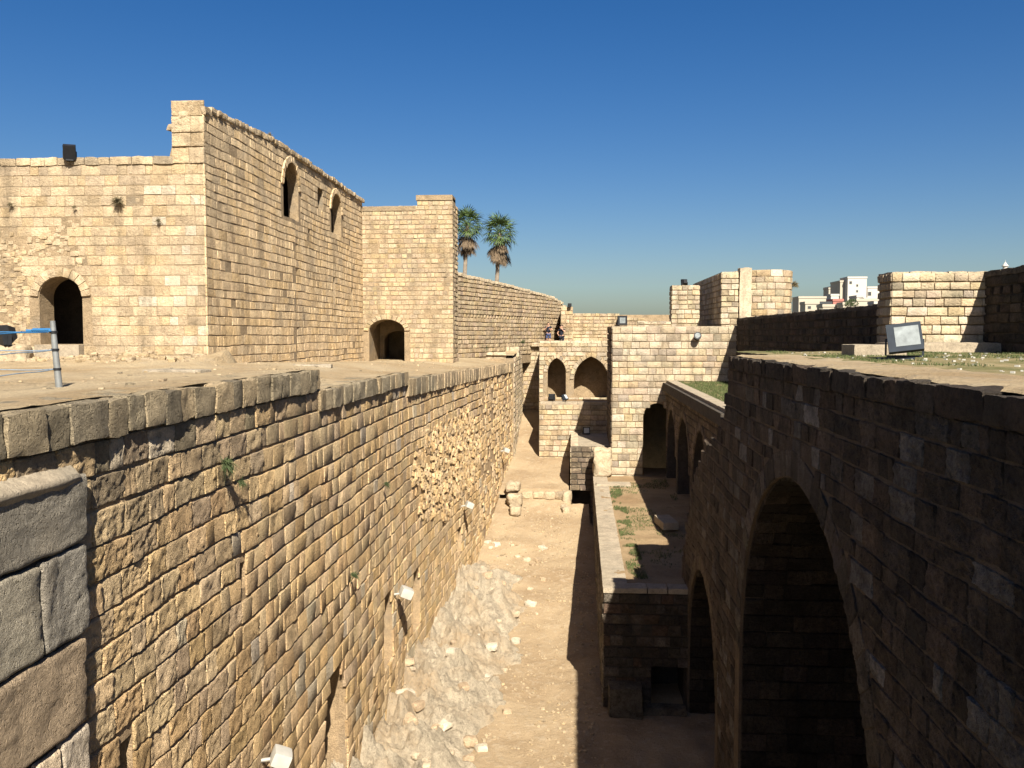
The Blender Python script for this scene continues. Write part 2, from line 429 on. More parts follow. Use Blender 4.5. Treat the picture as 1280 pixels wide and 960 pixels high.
SAND = [(0.618, 0.432, 0.232), (0.577, 0.397, 0.203), (0.659, 0.472, 0.265), (0.525, 0.351, 0.180), (0.597, 0.442, 0.260), (0.484, 0.351, 0.213)]
PALE = [(0.430, 0.331, 0.211), (0.413, 0.310, 0.189), (0.456, 0.357, 0.232), (0.396, 0.305, 0.198), (0.421, 0.314, 0.185), (0.387, 0.297, 0.194)]
MIXED = [(0.44, 0.355, 0.245), (0.38, 0.305, 0.21), (0.47, 0.385, 0.27), (0.29, 0.24, 0.175), (0.42, 0.325, 0.205), (0.35, 0.28, 0.19), (0.46, 0.39, 0.285), (0.45, 0.365, 0.25)]
GREY = [(0.275, 0.225, 0.150), (0.323, 0.257, 0.166), (0.234, 0.193, 0.133), (0.371, 0.282, 0.172)]
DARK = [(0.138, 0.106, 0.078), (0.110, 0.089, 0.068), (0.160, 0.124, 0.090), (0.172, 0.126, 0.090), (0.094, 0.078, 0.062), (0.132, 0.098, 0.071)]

# ================================================================== SETTING
def floor_z(x, y):
    z = lerp_prof([(5, -11.25), (23, -11.2), (31, -11.05), (40, -10.25), (46, -9.3), (47.5, -8.85), (47.62, -8.45), (55, -7.45), (63, -5.5), (70, -4.6)])(y)
    if x > -0.12 and y > 46.9: z = min(z, -9.65)
    if x > 0.9: z = min(z, -9.65)
    return z + 0.10*fbm(x*0.6, y*0.45) + 0.03*fbm(x*2.3, y*2.3, 5)
struct(sheet('path', M['sand'], rng(-6.2, 5.0, 70), rng(5, 47.5, 210), floor_z))
struct(sheet('upper_path', M['sand'], rng(-5.6, -0.1, 40), rng(47.56, 66, 90), floor_z))

def terr_z(x, y):
    edge = lerp_prof([(4, -0.675), (16.75, -0.675), (17.0, -1.10), (26.0, -1.10), (26.2, -1.32), (54, -1.72), (60, -1.75)])(y)
    inner = lerp_prof([(4, -0.86), (14, -0.90), (26, -0.88), (46, -1.42), (60, -1.15), (80, -1.0)])(y)
    t = min(max((xl(y)-0.4-x)/3.2, 0), 1); t = t*t*(3-2*t)
    rub = 0.32*max(0, 1-(25.95-y)/3.2)*(y < 26.6)*(x < -10.5)*(0.6+0.8*fbm(x*0.8, y*0.9, 3))
    return edge + (inner-edge)*t + 0.035*fbm(x*0.7, y*0.7)*t + max(rub, 0) + 0.015*fbm(x*3, y*3, 2)
xl = lerp_prof([(0, -5.0), (26.1, -5.0), (54, -3.76), (66, -3.2)])
mb = MB(); ts = [-30, -26] + rng(-22, -0.10, 90); ys_ = rng(3, 56, 265); nx = len(ts)
mb.add([(t+(xl(y) if t > -0.2 else xl(y)*(1+t/22)*(t > -22)), y, 0) for y in ys_ for t in ts], [(j*nx+i, j*nx+i+1, (j+1)*nx+i+1, (j+1)*nx+i) for j in range(len(ys_)-1) for i in range(nx-1)])
mb.v = [(x, y, terr_z(x, y)) for x, y, z in mb.v]
struct(mb.build('terrace_floor', M['terrace'], None, True))
# the far part of the terrace, behind the bend of the wall and over the far arcade
struct(sheet('far_terrace_floor', M['terrace'], rng(-12, 9, 40), rng(63.2, 72, 20), lambda x, y: -0.86+0.04*fbm(x, y)))
struct(MB().box(-400, 6000, 200, 9000, -42, -40).build('ground', M['land']))
struct(sheet('distant_plain', M['land'], rng(-6000, 6000, 40), rng(120, 9000, 40), lambda x, y: -38+3*fbm(x*0.004, y*0.004)))
# castle mound so that nothing floats
struct(MB().box(-60, 60, -12, 110, -45, -12.2).build('castle_mound', M['land']))

# right upper terrace with its thin lawn
def rt_z(x, y): return -0.455 + 0.03*fbm(x*0.8, y*0.8) + 0.012*fbm(x*3.3, y*3.3, 3)
struct(sheet('terrace_edge', M['terrace'], rng(3.52, 4.75, 10), rng(3.5, 19.5, 80), lambda x, y: -0.440+0.014*fbm(x*2.5, y*2.5)-0.03*max(0, 3.62-x)/0.1))
struct(sheet('right_terrace', M['lawn'], rng(4.3, 13.5, 60), rng(3.5, 24.0, 120), rt_z))
struct(sheet('garden_floor', M['garden'], rng(1.3, 8.6, 60), rng(26.3, 50, 120), lambda x, y: -7.52+0.07*fbm(x*0.6, y*0.6)+0.02*fbm(x*3, y*3)))
struct(MB().box(4.7, 8.5, 28.6, 47.0, -2.95, -2.53).build('garden_terrace_slab', M['core_dark']))
struct(sheet('garden_terrace', M['lawn'], rng(4.95, 8.5, 30), rng(20.5, 47, 80), lambda x, y: -2.50+0.03*fbm(x, y)))

# grass
def grass(name, region, n, hgt, zf, dens=None, label=''):
    mb = MB(); made = 0
    for _ in range(n*3):
        if made >= n: break
        x, y = U(region[0], region[1]), U(region[2], region[3])
        if fbm(x*0.55, y*0.4, 9) + 0.4*fbm(x*2, y*2, 4) < (dens if dens is not None else -0.1): continue
        z = zf(x, y); made += 1
        for b in range(2):
            a = U(0, 6.28); w = U(0.006, 0.014); h = U(0.5, 1.0)*hgt; lx, ly = U(-.5, .5)*h, U(-.5, .5)*h
            mb.add([(x-w*math.cos(a), y-w*math.sin(a), z-0.01), (x+w*math.cos(a), y+w*math.sin(a), z-0.01), (x+lx, y+ly, z+h)], [(0, 1, 2)])
    o = stuff(mb.build(name, M['grass'])); tag(o, label, 'grass'); return o
grass('grass', (4.9, 13, 8, 23), 9000, 0.05, rt_z, 0.12, 'thin dry grass on the upper right terrace round the big floodlight')
grass('grass', (5.3, 8.4, 24, 46.8), 9000, 0.14, lambda x, y: -2.5, -0.6, 'green lawn strip above the shaded arcade beside the square tower')
grass('grass', (1.75, 2.3, 27, 44), 2600, 0.09, lambda x, y: -7.5, 0.05, 'green grass band beside the low garden wall')
grass('grass', (2.2, 4.8, 28, 46), 2500, 0.08, lambda x, y: -7.5, 0.25, 'sparse grass tufts on the brown sunken garden floor')
mb = MB()
for _ in range(260):
    x, y = U(5.0, 12.5), U(9, 22.5); r = U(0.012, 0.035); mb.block((x, y, rt_z(x, y)+r*0.5), (r*2, r*1.6, r), 1, 0.004, U(0, 3))
tag(stuff(mb.build('pale_pebbles', M['white'])), 'pale pebbles and litter scattered over the right terrace grass', 'pebbles')
mb = MB()
for _ in range(2600):
    y = U(20, 47); x = U(-4.2, 0.85); r = U(0.012, 0.05)*U(0.5, 1.2)
    if fbm(x*0.8, y*0.5, 7) < -0.05 and rnd.random() < 0.7: continue
    mb.block((x, y, floor_z(x, y)+r*0.3), (r*2, r*1.6, r*1.2), 1, r*0.3, U(0, 3), U(0, 50), rnd.choice(PALE))
tag(stuff(mb.build('path_pebbles', M['stone_far'])), 'loose pebbles and stones along the earth path', 'pebbles')

# ================================================================== LEFT CORRIDOR WALL
xl = lerp_prof([(0, -5.0), (26.1, -5.0), (54, -3.76), (66, -3.2)])
mpL = lambda s, z, n: (xl(s)+n, s, warp(s, z, 0.06) if z < -2 else z)
root = thing('corridor_wall', 'tall sunlit rough stone wall with grey coping along the left of the sunken path', 'wall', (-5.0, 20, -11.2))
topL = lerp_prof([(3, -0.68), (16.9, -0.68), (16.901, -1.10), (26.1, -1.10), (26.101, -1.32), (54.2, -1.72)])
ops = [Arch(18.0, 0.88, -10.4, -8.3, 1.45, 0.0), Arch(23.3, 0.6, -9.0, -7.7, 0.8), Arch(27.3, 0.55, -9.3, -8.0, 0.7), Arch(35.2, 0.5, -8.9, -8.1, 0.5),
       Arch(50.3, 0.35, -5.1, -4.2, 0.2), Arch(9.35, 0.16, -5.6, -4.55, 0.0, 0, True), Arch(12.9, 0.13, -3.85, -3.45, 0.0, 0, True), Arch(41.5, 0.3, -8.6, -8.0, 0.3), Arch(44, 0.3, -6.2, -5.8, 0.25), Arch(47.2, 0.35, -7.2, -6.7, 0.3)]
mb = MB(); core(mb, mpL, 3.0, 54.2, -11.9, lambda s: topL(s)-0.05, 1.0, ops, 0.6); mb.build('wall_core', M['core'], root)
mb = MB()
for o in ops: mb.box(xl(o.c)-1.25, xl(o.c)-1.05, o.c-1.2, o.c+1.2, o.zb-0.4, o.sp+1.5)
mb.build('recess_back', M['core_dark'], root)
R1 = rows_from(-1.10, -11.7, 0.375, 0.10)
def rub(s, z):
    cz = -4.9 - (s-33)*0.04
    return ((s-34.0)/(6.8+1.2*fbm(s*.4, z*.4)))**2 + ((z-cz)/(1.8+0.5*fbm(s*.5, z*.5, 4)))**2 + 0.75*fbm(s*0.9, z*1.1, 11) < 1
def palL(s, z):
    c = rnd.choice(SAND); k = U(0.86, 1.14)
    g = max(0, min(1, (z+2.6)/1.2))*max(0, 1-(s-14)/26)*U(0, 0.9)           # lichen-grey stones near the top
    d = rnd.choice(GREY)
    c = tuple(a*(1-g)+b*g for a, b in zip(c, d))
    if rnd.random() < 0.03: c = (0.50, 0.41, 0.29)
    return (c[0]*k, c[1]*k, c[2]*k*U(.94, 1.06))
ma = Masonry(root, M['stone'], 'stone')
ma.wall(mpL, 3.2, 34.0, R1, top=lambda s: topL(s)-0.12-0.3*(s > 16.9), openings=ops, skip=lambda s, z: rub(s, z) or (s > 26.1 and z > -1.9), pal=palL, lens=(0.26, 0.72), dep=0.032, gap=0.010, rough=0.021)
ma.wall(mpL, 34.0, 54.0, R1, top=lambda s: topL(s)-0.3, openings=ops, skip=lambda s, z: rub(s, z) or (s > 26.1 and z > -1.9) or (s > 41 and fbm(s*.7, z*.7, 2) > 0.12), pal=palL, lens=(0.3, 0.8), dep=0.05, gap=0.012, rough=0.038)
ma.finish()
# coping, block by block
s = 3.2
while s < 54:
    L = U(0.36, 0.72)
    if s < 16.9 < s+L: L = 16.9-s
    if s < 26.1 < s+L: L = 26.1-s
    zt = topL(s+L*0.5); h = 0.42 if s < 26 else 0.56
    if L > 0.12:
        c = rnd.choice(GREY); k = U(0.85, 1.25)
        if s > 30: c = tuple(0.5*a+0.5*b for a, b in zip(c, (0.42, 0.31, 0.19)))
        b = MB().block((xl(s+L/2)-0.30, s+L/2, zt-h/2+U(-.012, .012)), (0.78+U(-.03, .05), L*0.985, h*0.97), 6 if s < 20 else 3, 0.03, 0, s*3.3, tuple(a*k for a in c), 0.07)
        b.build('coping_stone', M['stone'], root, True)
    s += L
# collapsed patch where the rubble fill shows
mb = MB()
for _ in range(4200):
    s, z = U(26.5, 42), U(-7.4, -2.6)
    if not rub(s, z): continue
    r = U(0.06, 0.2)
    mb.block(mpL(s, z, U(-0.03, 0.035)), (r*U(.5, 0.9), r*U(1, 1.9), r*U(.8, 1.5)), 2, r*0.16, U(-.5, .5), U(0, 90), vary(rnd.choice(SAND), 0.85, 1.1), 0.3, (U(-.3, .3), U(-.3, .3)))
for _ in range(420):
    s, z = U(41, 54), U(-9.0, -2.2)
    r = U(0.06, 0.2); mb.block(mpL(s, z, U(-0.03, 0.03)), (r*U(.5, 0.9), r*U(1, 2.2), r*U(.8, 1.2)), 2, r*0.16, 0, U(0, 90), rnd.choice(PALE+SAND), 0.3)
stuff(mb.build('rubble_fill', M['stone'], root, True))

# wall foot: bedrock shelf under the wall
def rock_h(x, y):
    t = (x+5.15)/(3.3-0.08*max(0, 28-y)); t += 0.22*fbm(y*0.45, 2.1)+0.10*fbm(x*1.5, y*1.5, 4)
    env = max(0, 1-t)**0.8 if t < 1 else 0
    fade = min(1, max(0, (41-y)/6))*1.0
    r = noise.ridged_multi_fractal(Vector((x*0.55, y*0.42, 1.7)), 1.0, 2.1, 5, 1.0, 2.0)
    lum = noise.fractal(Vector((x*1.6, y*1.3, 8.0)), 0.9, 2.0, 5)
    cell = noise.cell_vector(Vector((x*0.9, y*0.6, 0)))[0]
    return floor_z(x, y) - 0.25 + fade*(env*(0.85 + 0.48*r + 0.62*lum + 0.1*cell) + 0.12*max(0, min(1, (1.1-t)*2)))
o = sheet('bedrock', M['rock'], rng(-5.3, -0.7, 115), rng(14, 43, 420), rock_h); struct(o)
mb = MB()
for _ in range(70):
    y = U(19, 42); x = xl(y)+U(0.1, 3.4)**1.0; r = U(0.05, 0.22)
    mb.block((x, y, max(rock_h(x, y), floor_z(x, y))+r*0.15), (r*2, r*1.7, r*1.2), 3, r*0.35, U(0, 3), U(0, 99), rnd.choice([(0.55, 0.47, 0.36), (0.5, 0.40, 0.28), (0.42, 0.31, 0.2)]), 0.3)
tag(stuff(mb.build('rock_rubble', M['stone_far'], None, True)), 'broken pale rubble lying on the bedrock at the foot of the left wall', 'rubble')

mb = MB()
for _ in range(240):
    x = U(-17.6, -11.0); y = 25.9-U(0, 1.5)**1.6*0.8; r = U(0.03, 0.14)
    mb.block((x, y, terr_z(x, y)+r*0.2), (r*2, r*1.6, r*1.1), 3, r*0.3, U(0, 3), U(0, 99), rnd.choice(PALE), 0.3)
for _ in range(160):
    y = U(7, 44); x = xl(y)-U(0.5, 5.5); r = U(0.015, 0.06)
    mb.block((x, y, terr_z(x, y)+r*0.2), (r*2, r*1.6, r*0.9), 2, r*0.3, U(0, 3), U(0, 99), rnd.choice(PALE+GREY), 0.3)
tag(stuff(mb.build('terrace_rubble', M['stone_far'], None, True)), 'loose stones at the foot of the keep and over the left terrace', 'rubble')
tag(MB().block((-16.3, 24.7, -0.62), (1.0, 0.8, 0.62), 7, 0.06, 0.3, 4, (0.42, 0.33, 0.22), 0.2).build('boulder', M['stone_far'], None, True), 'pale boulder under the dark floodlight at the left edge', 'boulder')
for (x, y, a, b, lab) in [(-9.3, 20.2, 1.5, 0.5, 'worn grey slab sunk in the terrace before the keep corner'), (-7.6, 25.4, 1.1, 0.45, 'low stone kerb on the terrace beside the side wall of the keep')]:
    tag(MB().block((x, y, terr_z(x, y)+0.0), (a, b, 0.12), 6, 0.025, U(-.2, .2), x, (0.34, 0.29, 0.22), 0.2).build('stone_slab', M['stone_far'], None, True), lab, 'stone slab')

# ---- foreground pier of very large blocks on the left
root = thing('block_pier', 'pier of huge dark weathered blocks in the lower left corner', 'wall', (-5.0, 7, -11.2))
mb = MB(); mb.box(-5.4, -4.93, 2.2, 8.30, -11.6, -1.55); mb.build('wall_core', M['core_dark'], root)
for (y0, y1, z0, z1, col) in [(5.2, 8.50, -2.07, -1.38, (0.17, 0.15, 0.12)), (2.2, 5.17, -2.07, -1.38, (0.2, 0.17, 0.13)), (7.72, 8.48, -2.98, -2.10, (0.19, 0.17, 0.14)), (5.4, 7.69, -2.98, -2.11, (0.24, 0.21, 0.16)),
                              (6.3, 8.40, -3.88, -3.02, (0.24, 0.18, 0.12)), (4.0, 6.27, -3.9, -3.02, (0.23, 0.18, 0.13)), (7.95, 8.42, -4.7, -3.92, (0.36, 0.30, 0.23)), (7.55, 7.92, -4.7, -3.94, (0.46, 0.36, 0.25)), (6.2, 7.52, -4.7, -3.94, (0.34, 0.27, 0.19)),
                              (7.2, 8.4, -5.5, -4.73, (0.36, 0.28, 0.19)), (6.0, 7.17, -5.5, -4.73, (0.32, 0.25, 0.18))]:
    MB().block((-5.12, (y0+y1)/2, (z0+z1)/2), (0.52, y1-y0, z1-z0), 26, 0.020, 0, y0*5+z0, vary(col, 1.5, 1.7), 0.07).build('block', M['stone'], root, True)
MB().block((-5.03, 5.9, -1.36), (0.42, 5.0, 0.22), 16, 0.02, rad(0.4), 3, (0.42, 0.34, 0.24), 0.3, (0, rad(33))).build('ledge', M['slab'], root, True)

# ================================================================== RIGHT ARCHED WALL
XR = 3.4
mpR = lambda s, z, n: (XR-n, s, z+(warp(s, z, 0.05)-z)*min(1, max(0, -(z+0.9)/1.0)))
root = thing('arched_wall', 'tall shaded stone wall with a great pointed arch on the right of the path', 'wall', (3.6, 15, -11.2))
A1 = Arch(13.95, 4.05, -12.2, -6.45, 4.22, 0.46); A2 = Arch(23.4, 2.5, -12.2, -9.0, 2.7, 0.42)
topR = lerp_prof([(2, -0.46), (19.6, -0.46), (19.9, -1.3), (20.5, -1.9), (21.3, -2.3), (22.6, -2.75), (24.7, -3.6), (25.3, -4.4), (26.2, -5.3), (27.0, -6.3), (27.6, -7.1)])
mb = MB(); core(mb, mpR, 2.5, 27.5, -12.0, lambda s: topR(s)-0.2, 1.0, [A1, A2], 0.5); mb.build('wall_core', M['core_mid'], root)
RR = rows_from(-0.74, -11.8, 0.30, 0.25)
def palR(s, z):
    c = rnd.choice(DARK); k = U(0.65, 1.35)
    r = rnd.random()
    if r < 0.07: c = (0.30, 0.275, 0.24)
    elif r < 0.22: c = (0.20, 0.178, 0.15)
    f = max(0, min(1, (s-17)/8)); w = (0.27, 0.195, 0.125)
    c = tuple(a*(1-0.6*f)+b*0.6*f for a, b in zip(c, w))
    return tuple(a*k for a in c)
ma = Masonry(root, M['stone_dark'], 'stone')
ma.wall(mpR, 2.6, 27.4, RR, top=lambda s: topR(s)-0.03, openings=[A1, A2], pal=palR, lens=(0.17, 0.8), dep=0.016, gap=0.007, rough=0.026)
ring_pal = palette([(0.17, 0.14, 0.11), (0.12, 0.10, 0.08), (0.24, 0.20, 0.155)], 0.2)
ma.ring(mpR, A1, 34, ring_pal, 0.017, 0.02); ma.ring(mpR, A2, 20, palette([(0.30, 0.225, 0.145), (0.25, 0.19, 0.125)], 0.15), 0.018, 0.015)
# side walls of the two vaults that face the camera
def vault_map(o):
    r_ = (o.w**2+o.rise**2)/(2*o.w); off = r_-o.w
    def f(s, z, n):
        if z <= o.sp: return (s, o.c+o.w-n, z)
        a = (z-o.sp)/r_; return (s, o.c-off+(r_-n)*math.cos(a), o.sp+(r_-n)*math.sin(a))
    return f, o.sp+r_*math.acos(off/r_)
mpV, vt1 = vault_map(A1); mpV2, vt2 = vault_map(A2)
vp = palette([(0.062, 0.05, 0.04), (0.08, 0.064, 0.05), (0.05, 0.042, 0.034), (0.10, 0.08, 0.062)], 0.2)  # vault stones tinted dark: the shade inside is put into their colour
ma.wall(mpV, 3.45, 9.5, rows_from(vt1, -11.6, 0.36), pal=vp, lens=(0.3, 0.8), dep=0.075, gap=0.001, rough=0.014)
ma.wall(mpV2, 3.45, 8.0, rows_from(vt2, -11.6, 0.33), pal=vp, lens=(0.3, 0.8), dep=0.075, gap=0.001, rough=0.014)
ma.finish()
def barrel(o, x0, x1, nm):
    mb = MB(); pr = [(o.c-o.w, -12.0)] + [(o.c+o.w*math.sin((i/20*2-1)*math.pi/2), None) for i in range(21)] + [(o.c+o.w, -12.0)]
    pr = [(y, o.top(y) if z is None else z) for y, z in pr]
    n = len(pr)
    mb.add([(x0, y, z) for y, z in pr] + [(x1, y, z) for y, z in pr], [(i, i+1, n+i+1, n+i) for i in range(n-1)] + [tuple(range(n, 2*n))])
    mb.build(nm, M['vault_shade'], root)
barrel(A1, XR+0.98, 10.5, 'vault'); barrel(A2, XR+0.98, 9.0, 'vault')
# top course: ragged blocks, sunlit on their backs
s = 2.6
while s < 19.6:
    L = U(0.34, 0.75); c = rnd.choice(DARK); k = U(0.8, 1.15); h = U(0.25, 0.29)
    L = min(L, 19.62-s)
    if L > 0.1: MB().block((XR+0.38, s+L/2, -0.745+h/2), (0.86, L*0.985, h), 6 if s < 14 else 4, 0.028, U(-.015, .015), s*2.7, tuple(a*k for a in c), 0.09).build('coping_stone', M['stone_dark'], root, True)
    s += L
# the body under the terrace so that its far end is a real face
struct(MB().box(4.45, 13.5, 19.3, 24.2, -8.0, -0.52).build('terrace_fill', M['core_dark']))
struct(MB().box(4.42, 13.5, 3.6, 19.32, -1.4, -0.55).build('terrace_slab', M['core_dark']))

# ================================================================== LOW GARDEN WALL with its front
root = thing('garden_wall', 'low retaining wall with pale coping between the path and the sunken garden', 'wall', (1.2, 30, -11.2))
xg = lerp_prof([(26, 0.94), (47.2, 1.10)])
mpG = lambda s, z, n: (xg(s)-n, s, z); mpGf = lambda s, z, n: (s, 26.0-n, z)
DO = Arch(2.86, 0.52, -11.75, -9.75, 0.0, 0.0, True)
mb = MB(); core(mb, mpG, 26.02, 47.0, -11.8, lambda s: -7.62, 0.6, (), 2.0); core(mb, mpGf, 0.96, 3.5, -11.8, lambda s: -7.62, 0.5, [DO], 0.5)
mb.box(2.2, 3.4, 28.0, 28.1, -11.8, -9); mb.box(2.2, 2.3, 26.4, 28.1, -11.8, -9); mb.box(3.35, 3.45, 26.4, 28.1, -11.8, -9); mb.box(2.2, 3.4, 26.4, 28.1, -9.2, -9.0)
mb.build('wall_core', M['core_dark'], root)
ma = Masonry(root, M['stone_dark'], 'stone')
wp = palette(MIXED, 0.15); dp = palette([(0.17, 0.135, 0.10), (0.13, 0.105, 0.08), (0.21, 0.17, 0.13), (0.11, 0.09, 0.07), (0.17, 0.115, 0.075)], 0.2)
ma.wall(mpG, 26.0, 47.0, rows_from(-7.65, -11.4, 0.30), pal=wp, lens=(0.3, 0.7), dep=0.05, rough=0.03, gap=0.012)
ma.wall(mpGf, 0.92, 3.42, rows_from(-7.65, -11.5, 0.31), openings=[DO], pal=dp, lens=(0.26, 0.62), dep=0.05, rough=0.025, gap=0.012)
ma.finish()
s = 25.9
while s < 46.6:
    L = U(0.5, 0.95); x = xg(s+L/2)
    MB().block((x+0.32, s+L/2, -7.56), (0.74, L*0.985, 0.16), 3, 0.012, 0, s, vary((0.45, 0.37, 0.27), .9, 1.1), 0.1).build('coping_stone', M['slab'], root, True); s += L
for x in rng(1.9, 3.1, 2):
    MB().block((x, 26.2, -7.56), (0.58, 0.55, 0.17), 3, 0.014, 0, x, (0.4, 0.33, 0.24), 0.1).build('coping_stone', M['slab'], root, True)
MB().block((1.55, 25.6, -10.75), (1.0, 0.7, 1.0), 4, 0.03, 0, 3.3, (0.2, 0.17, 0.13)).build('buttress', M['stone_dark'], root, True)
MB().block((2.6, 25.75, -11.1), (1.5, 0.42, 0.36), 4, 0.03, 0, 5.3, (0.24, 0.2, 0.15)).build('step', M['stone_dark'], root, True)
tag(MB().block((3.62, 34.4, -7.3), (0.62, 1.5, 0.30), 5, 0.012, rad(8), 2, (0.62, 0.54, 0.42), 0.08).build('stone_slab', M['slab'], None, True), 'pale rectangular stone slab lying on the sunken garden floor', 'stone slab')
mb = MB().block((2.0, 44.0, -7.46), (1.7, 0.8, 0.13), 5, 0.015, 0, 4, (0.5, 0.42, 0.3), 0.1)
tag(mb.build('paving_slab', M['slab'], None, True), 'flat pale kerb slab crossing the garden near the square tower', 'stone slab')

# ================================================================== SQUARE TOWER, its roof and the shaded arcade
YT = 47.0
root = thing('square_tower', 'square sunlit tower of mixed pale and grey blocks beyond the garden', 'tower', (5.3, 48, -7.5))
mpT = lambda s, z, n: (s, YT-n, z)
TO = Arch(4.4, 0.72, -9, -4.35, 0.72, 0.0)
mb = MB(); core(mb, mpT, 2.04, 8.6, -8.0, lambda s: 0.30, 1.0, [TO], 0.6)
mb.box(2.06, 3.05, 47.98, 53, -8, 0.3); mb.box(7.6, 8.6, 47.98, 53, -8, 0.3); mb.box(3.04, 7.61, 52, 53, -8, 0.3); mb.box(3.04, 7.61, 47.98, 52.02, -0.3, 0.3)
mb.build('wall_core', M['core_far'], root)
ma = Masonry(root, M['stone_far'], 'stone', 9.0)
ma.wall(mpT, 2.04, 8.6, rows_from(0.42, -7.9, 0.36, 0.12), openings=[TO], pal=palette(MIXED, 0.14), lens=(0.32, 0.78), dep=0.045, gap=0.008, rough=0.02)
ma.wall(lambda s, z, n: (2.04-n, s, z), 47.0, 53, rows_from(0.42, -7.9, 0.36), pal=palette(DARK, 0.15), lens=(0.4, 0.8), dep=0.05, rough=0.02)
ma.finish()
mb = MB().box(2.0, 8.6, 46.98, 53, 0.3, 0.43); mb.build('roof', M['slab'], root)
MB().block((1.55, 46.9, -6.75), (0.92, 0.9, 1.5), 14, 0.09, 0, 8, (0.46, 0.37, 0.25), 0.12).build('pier_stub', M['stone_far'], root, True)

def merlon(label, x0, x1, y0, y1, z0, z1, pal, h=0.24, mat='stone_far', ragged=0.0, name='merlon', lens=(0.25, 0.55), cat='wall', px=9.0):
    r = thing(name, label, cat, ((x0+x1)/2, (y0+y1)/2, z0))
    tp = (lambda s: z1-0.06+ragged*fbm(s*1.3, 3)) 
    MB().box(x0+.03, x1-.03, y0+.03, y1-.03, z0, z1-0.09-abs(ragged)).build('wall_core', M['core_far' if mat == 'stone_far' else 'core_dark'], r)
    m_ = Masonry(r, M[mat], 'stone', px)
    rows = rows_from(z1, z0+0.1, h)
    m_.wall(lambda s, z, n: (s, y0+.03-n, z), x0, x1, rows, top=tp, pal=pal, lens=lens, dep=0.05, gap=0.01, rough=0.022)
    m_.wall(lambda s, z, n: (x0+.03-n, s, z), y0, y1, rows, top=tp, pal=pal, lens=lens, dep=0.05, gap=0.01, rough=0.022)
    m_.wall(lambda s, z, n: (x1-.03+n, s, z), y0, y1, rows, top=tp, pal=pal, lens=lens, dep=0.05, gap=0.01, rough=0.022)
    m_.finish()
    x = x0
    while x < x1-0.05:
        L = min(U(0.4, 0.7), x1-x); MB().block((x+L/2, (y0+y1)/2, z1-0.05), (L*0.98, y1-y0, 0.16), 3, 0.03, 0, x*3, pal(0, 0), 0.12).build('top_stone', M[mat], r, True); x += L
    return r
mp_ = palette(MIXED, 0.14)
merlon('small square turret with a black floodlight on top, left on the tower roof', 5.48, 7.0, 50.2, 51.4, 0.36, 2.72, mp_, 0.26)
merlon('long shaded roof wall with a narrow lit end in the middle of the tower roof', 7.74, 8.6, 47.3, 58.5, 0.36, 3.25, mp_, 0.30)
merlon('low lit parapet at the left end of the tower roof', 3.6, 5.62, 50.3, 50.9, 0.36, 0.72, mp_, 0.2)
# curved bastion
r = thing('round_bastion', 'curved pale bastion with a vertical crack behind the long shaded parapet', 'tower', (10.6, 50, -7.5))
cxr, cyr, rr = 10.2, 49.3, 1.6
mb = MB(); n = 40
vs_ = [(cxr+(rr-.04)*math.sin(2*math.pi*k/n), cyr-(rr-.04)*math.cos(2*math.pi*k/n), z) for z in (-8, 3.3) for k in range(n)]
mb.add(vs_, [(k, (k+1) % n, n+(k+1) % n, n+k) for k in range(n)] + [tuple(range(n, 2*n))]); mb.build('wall_core', M['core_far'], r)
ma = Masonry(r, M['stone_far'], 'stone')
ma.wall(lambda s, z, nn: (cxr+(rr-.04+nn)*math.sin(s/rr), cyr-(rr-.04+nn)*math.cos(s/rr), z), -2.3, 2.3, rows_from(3.42, -0.5, 0.34), pal=palette(PALE+MIXED, 0.1), lens=(0.35, 0.8), dep=0.05, rough=0.025, gap=0.006)
ma.finish()
MB().block((9.0, 47.75, 1.0), (0.62, 0.7, 5.0), 9, 0.05, 0, 2, (0.5, 0.41, 0.29), 0.05).build('pilaster', M['stone_far'], r, True)

# shaded arcade under the garden terrace
root = thing('garden_arcade', 'shaded arcade of pointed arches on the right side of the sunken garden', 'arcade', (5.2, 38, -7.5))
mpA = lambda s, z, n: (4.9-n, s, z)
AO = [Arch(44.4, 2.0, -8.5, -5.9, 2.2, 0.35), Arch(39.6, 2.15, -8.5, -6.0, 2.3, 0.35), Arch(34.3, 2.1, -8.5, -6.0, 2.3, 0.35)]
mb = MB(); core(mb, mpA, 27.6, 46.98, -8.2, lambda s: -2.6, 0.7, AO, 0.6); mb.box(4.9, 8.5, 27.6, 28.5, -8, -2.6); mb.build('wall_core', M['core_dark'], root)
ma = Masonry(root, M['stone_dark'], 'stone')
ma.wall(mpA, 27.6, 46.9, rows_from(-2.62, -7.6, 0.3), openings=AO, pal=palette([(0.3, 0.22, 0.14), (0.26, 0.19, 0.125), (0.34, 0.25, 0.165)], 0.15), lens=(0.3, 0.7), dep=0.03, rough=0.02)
for o in AO: ma.ring(mpA, o, 16, palette([(0.34, 0.26, 0.18)], 0.15), 0.06)
ma.finish()
s = 27.6
while s < 46.5:
    L = U(.6, 1.0); MB().block((5.12, s+L/2, -2.5), (0.5, L*.985, 0.2), 3, 0.012, 0, s, (0.44, 0.36, 0.26), 0.1).build('coping_stone', M['slab'], root, True); s += L

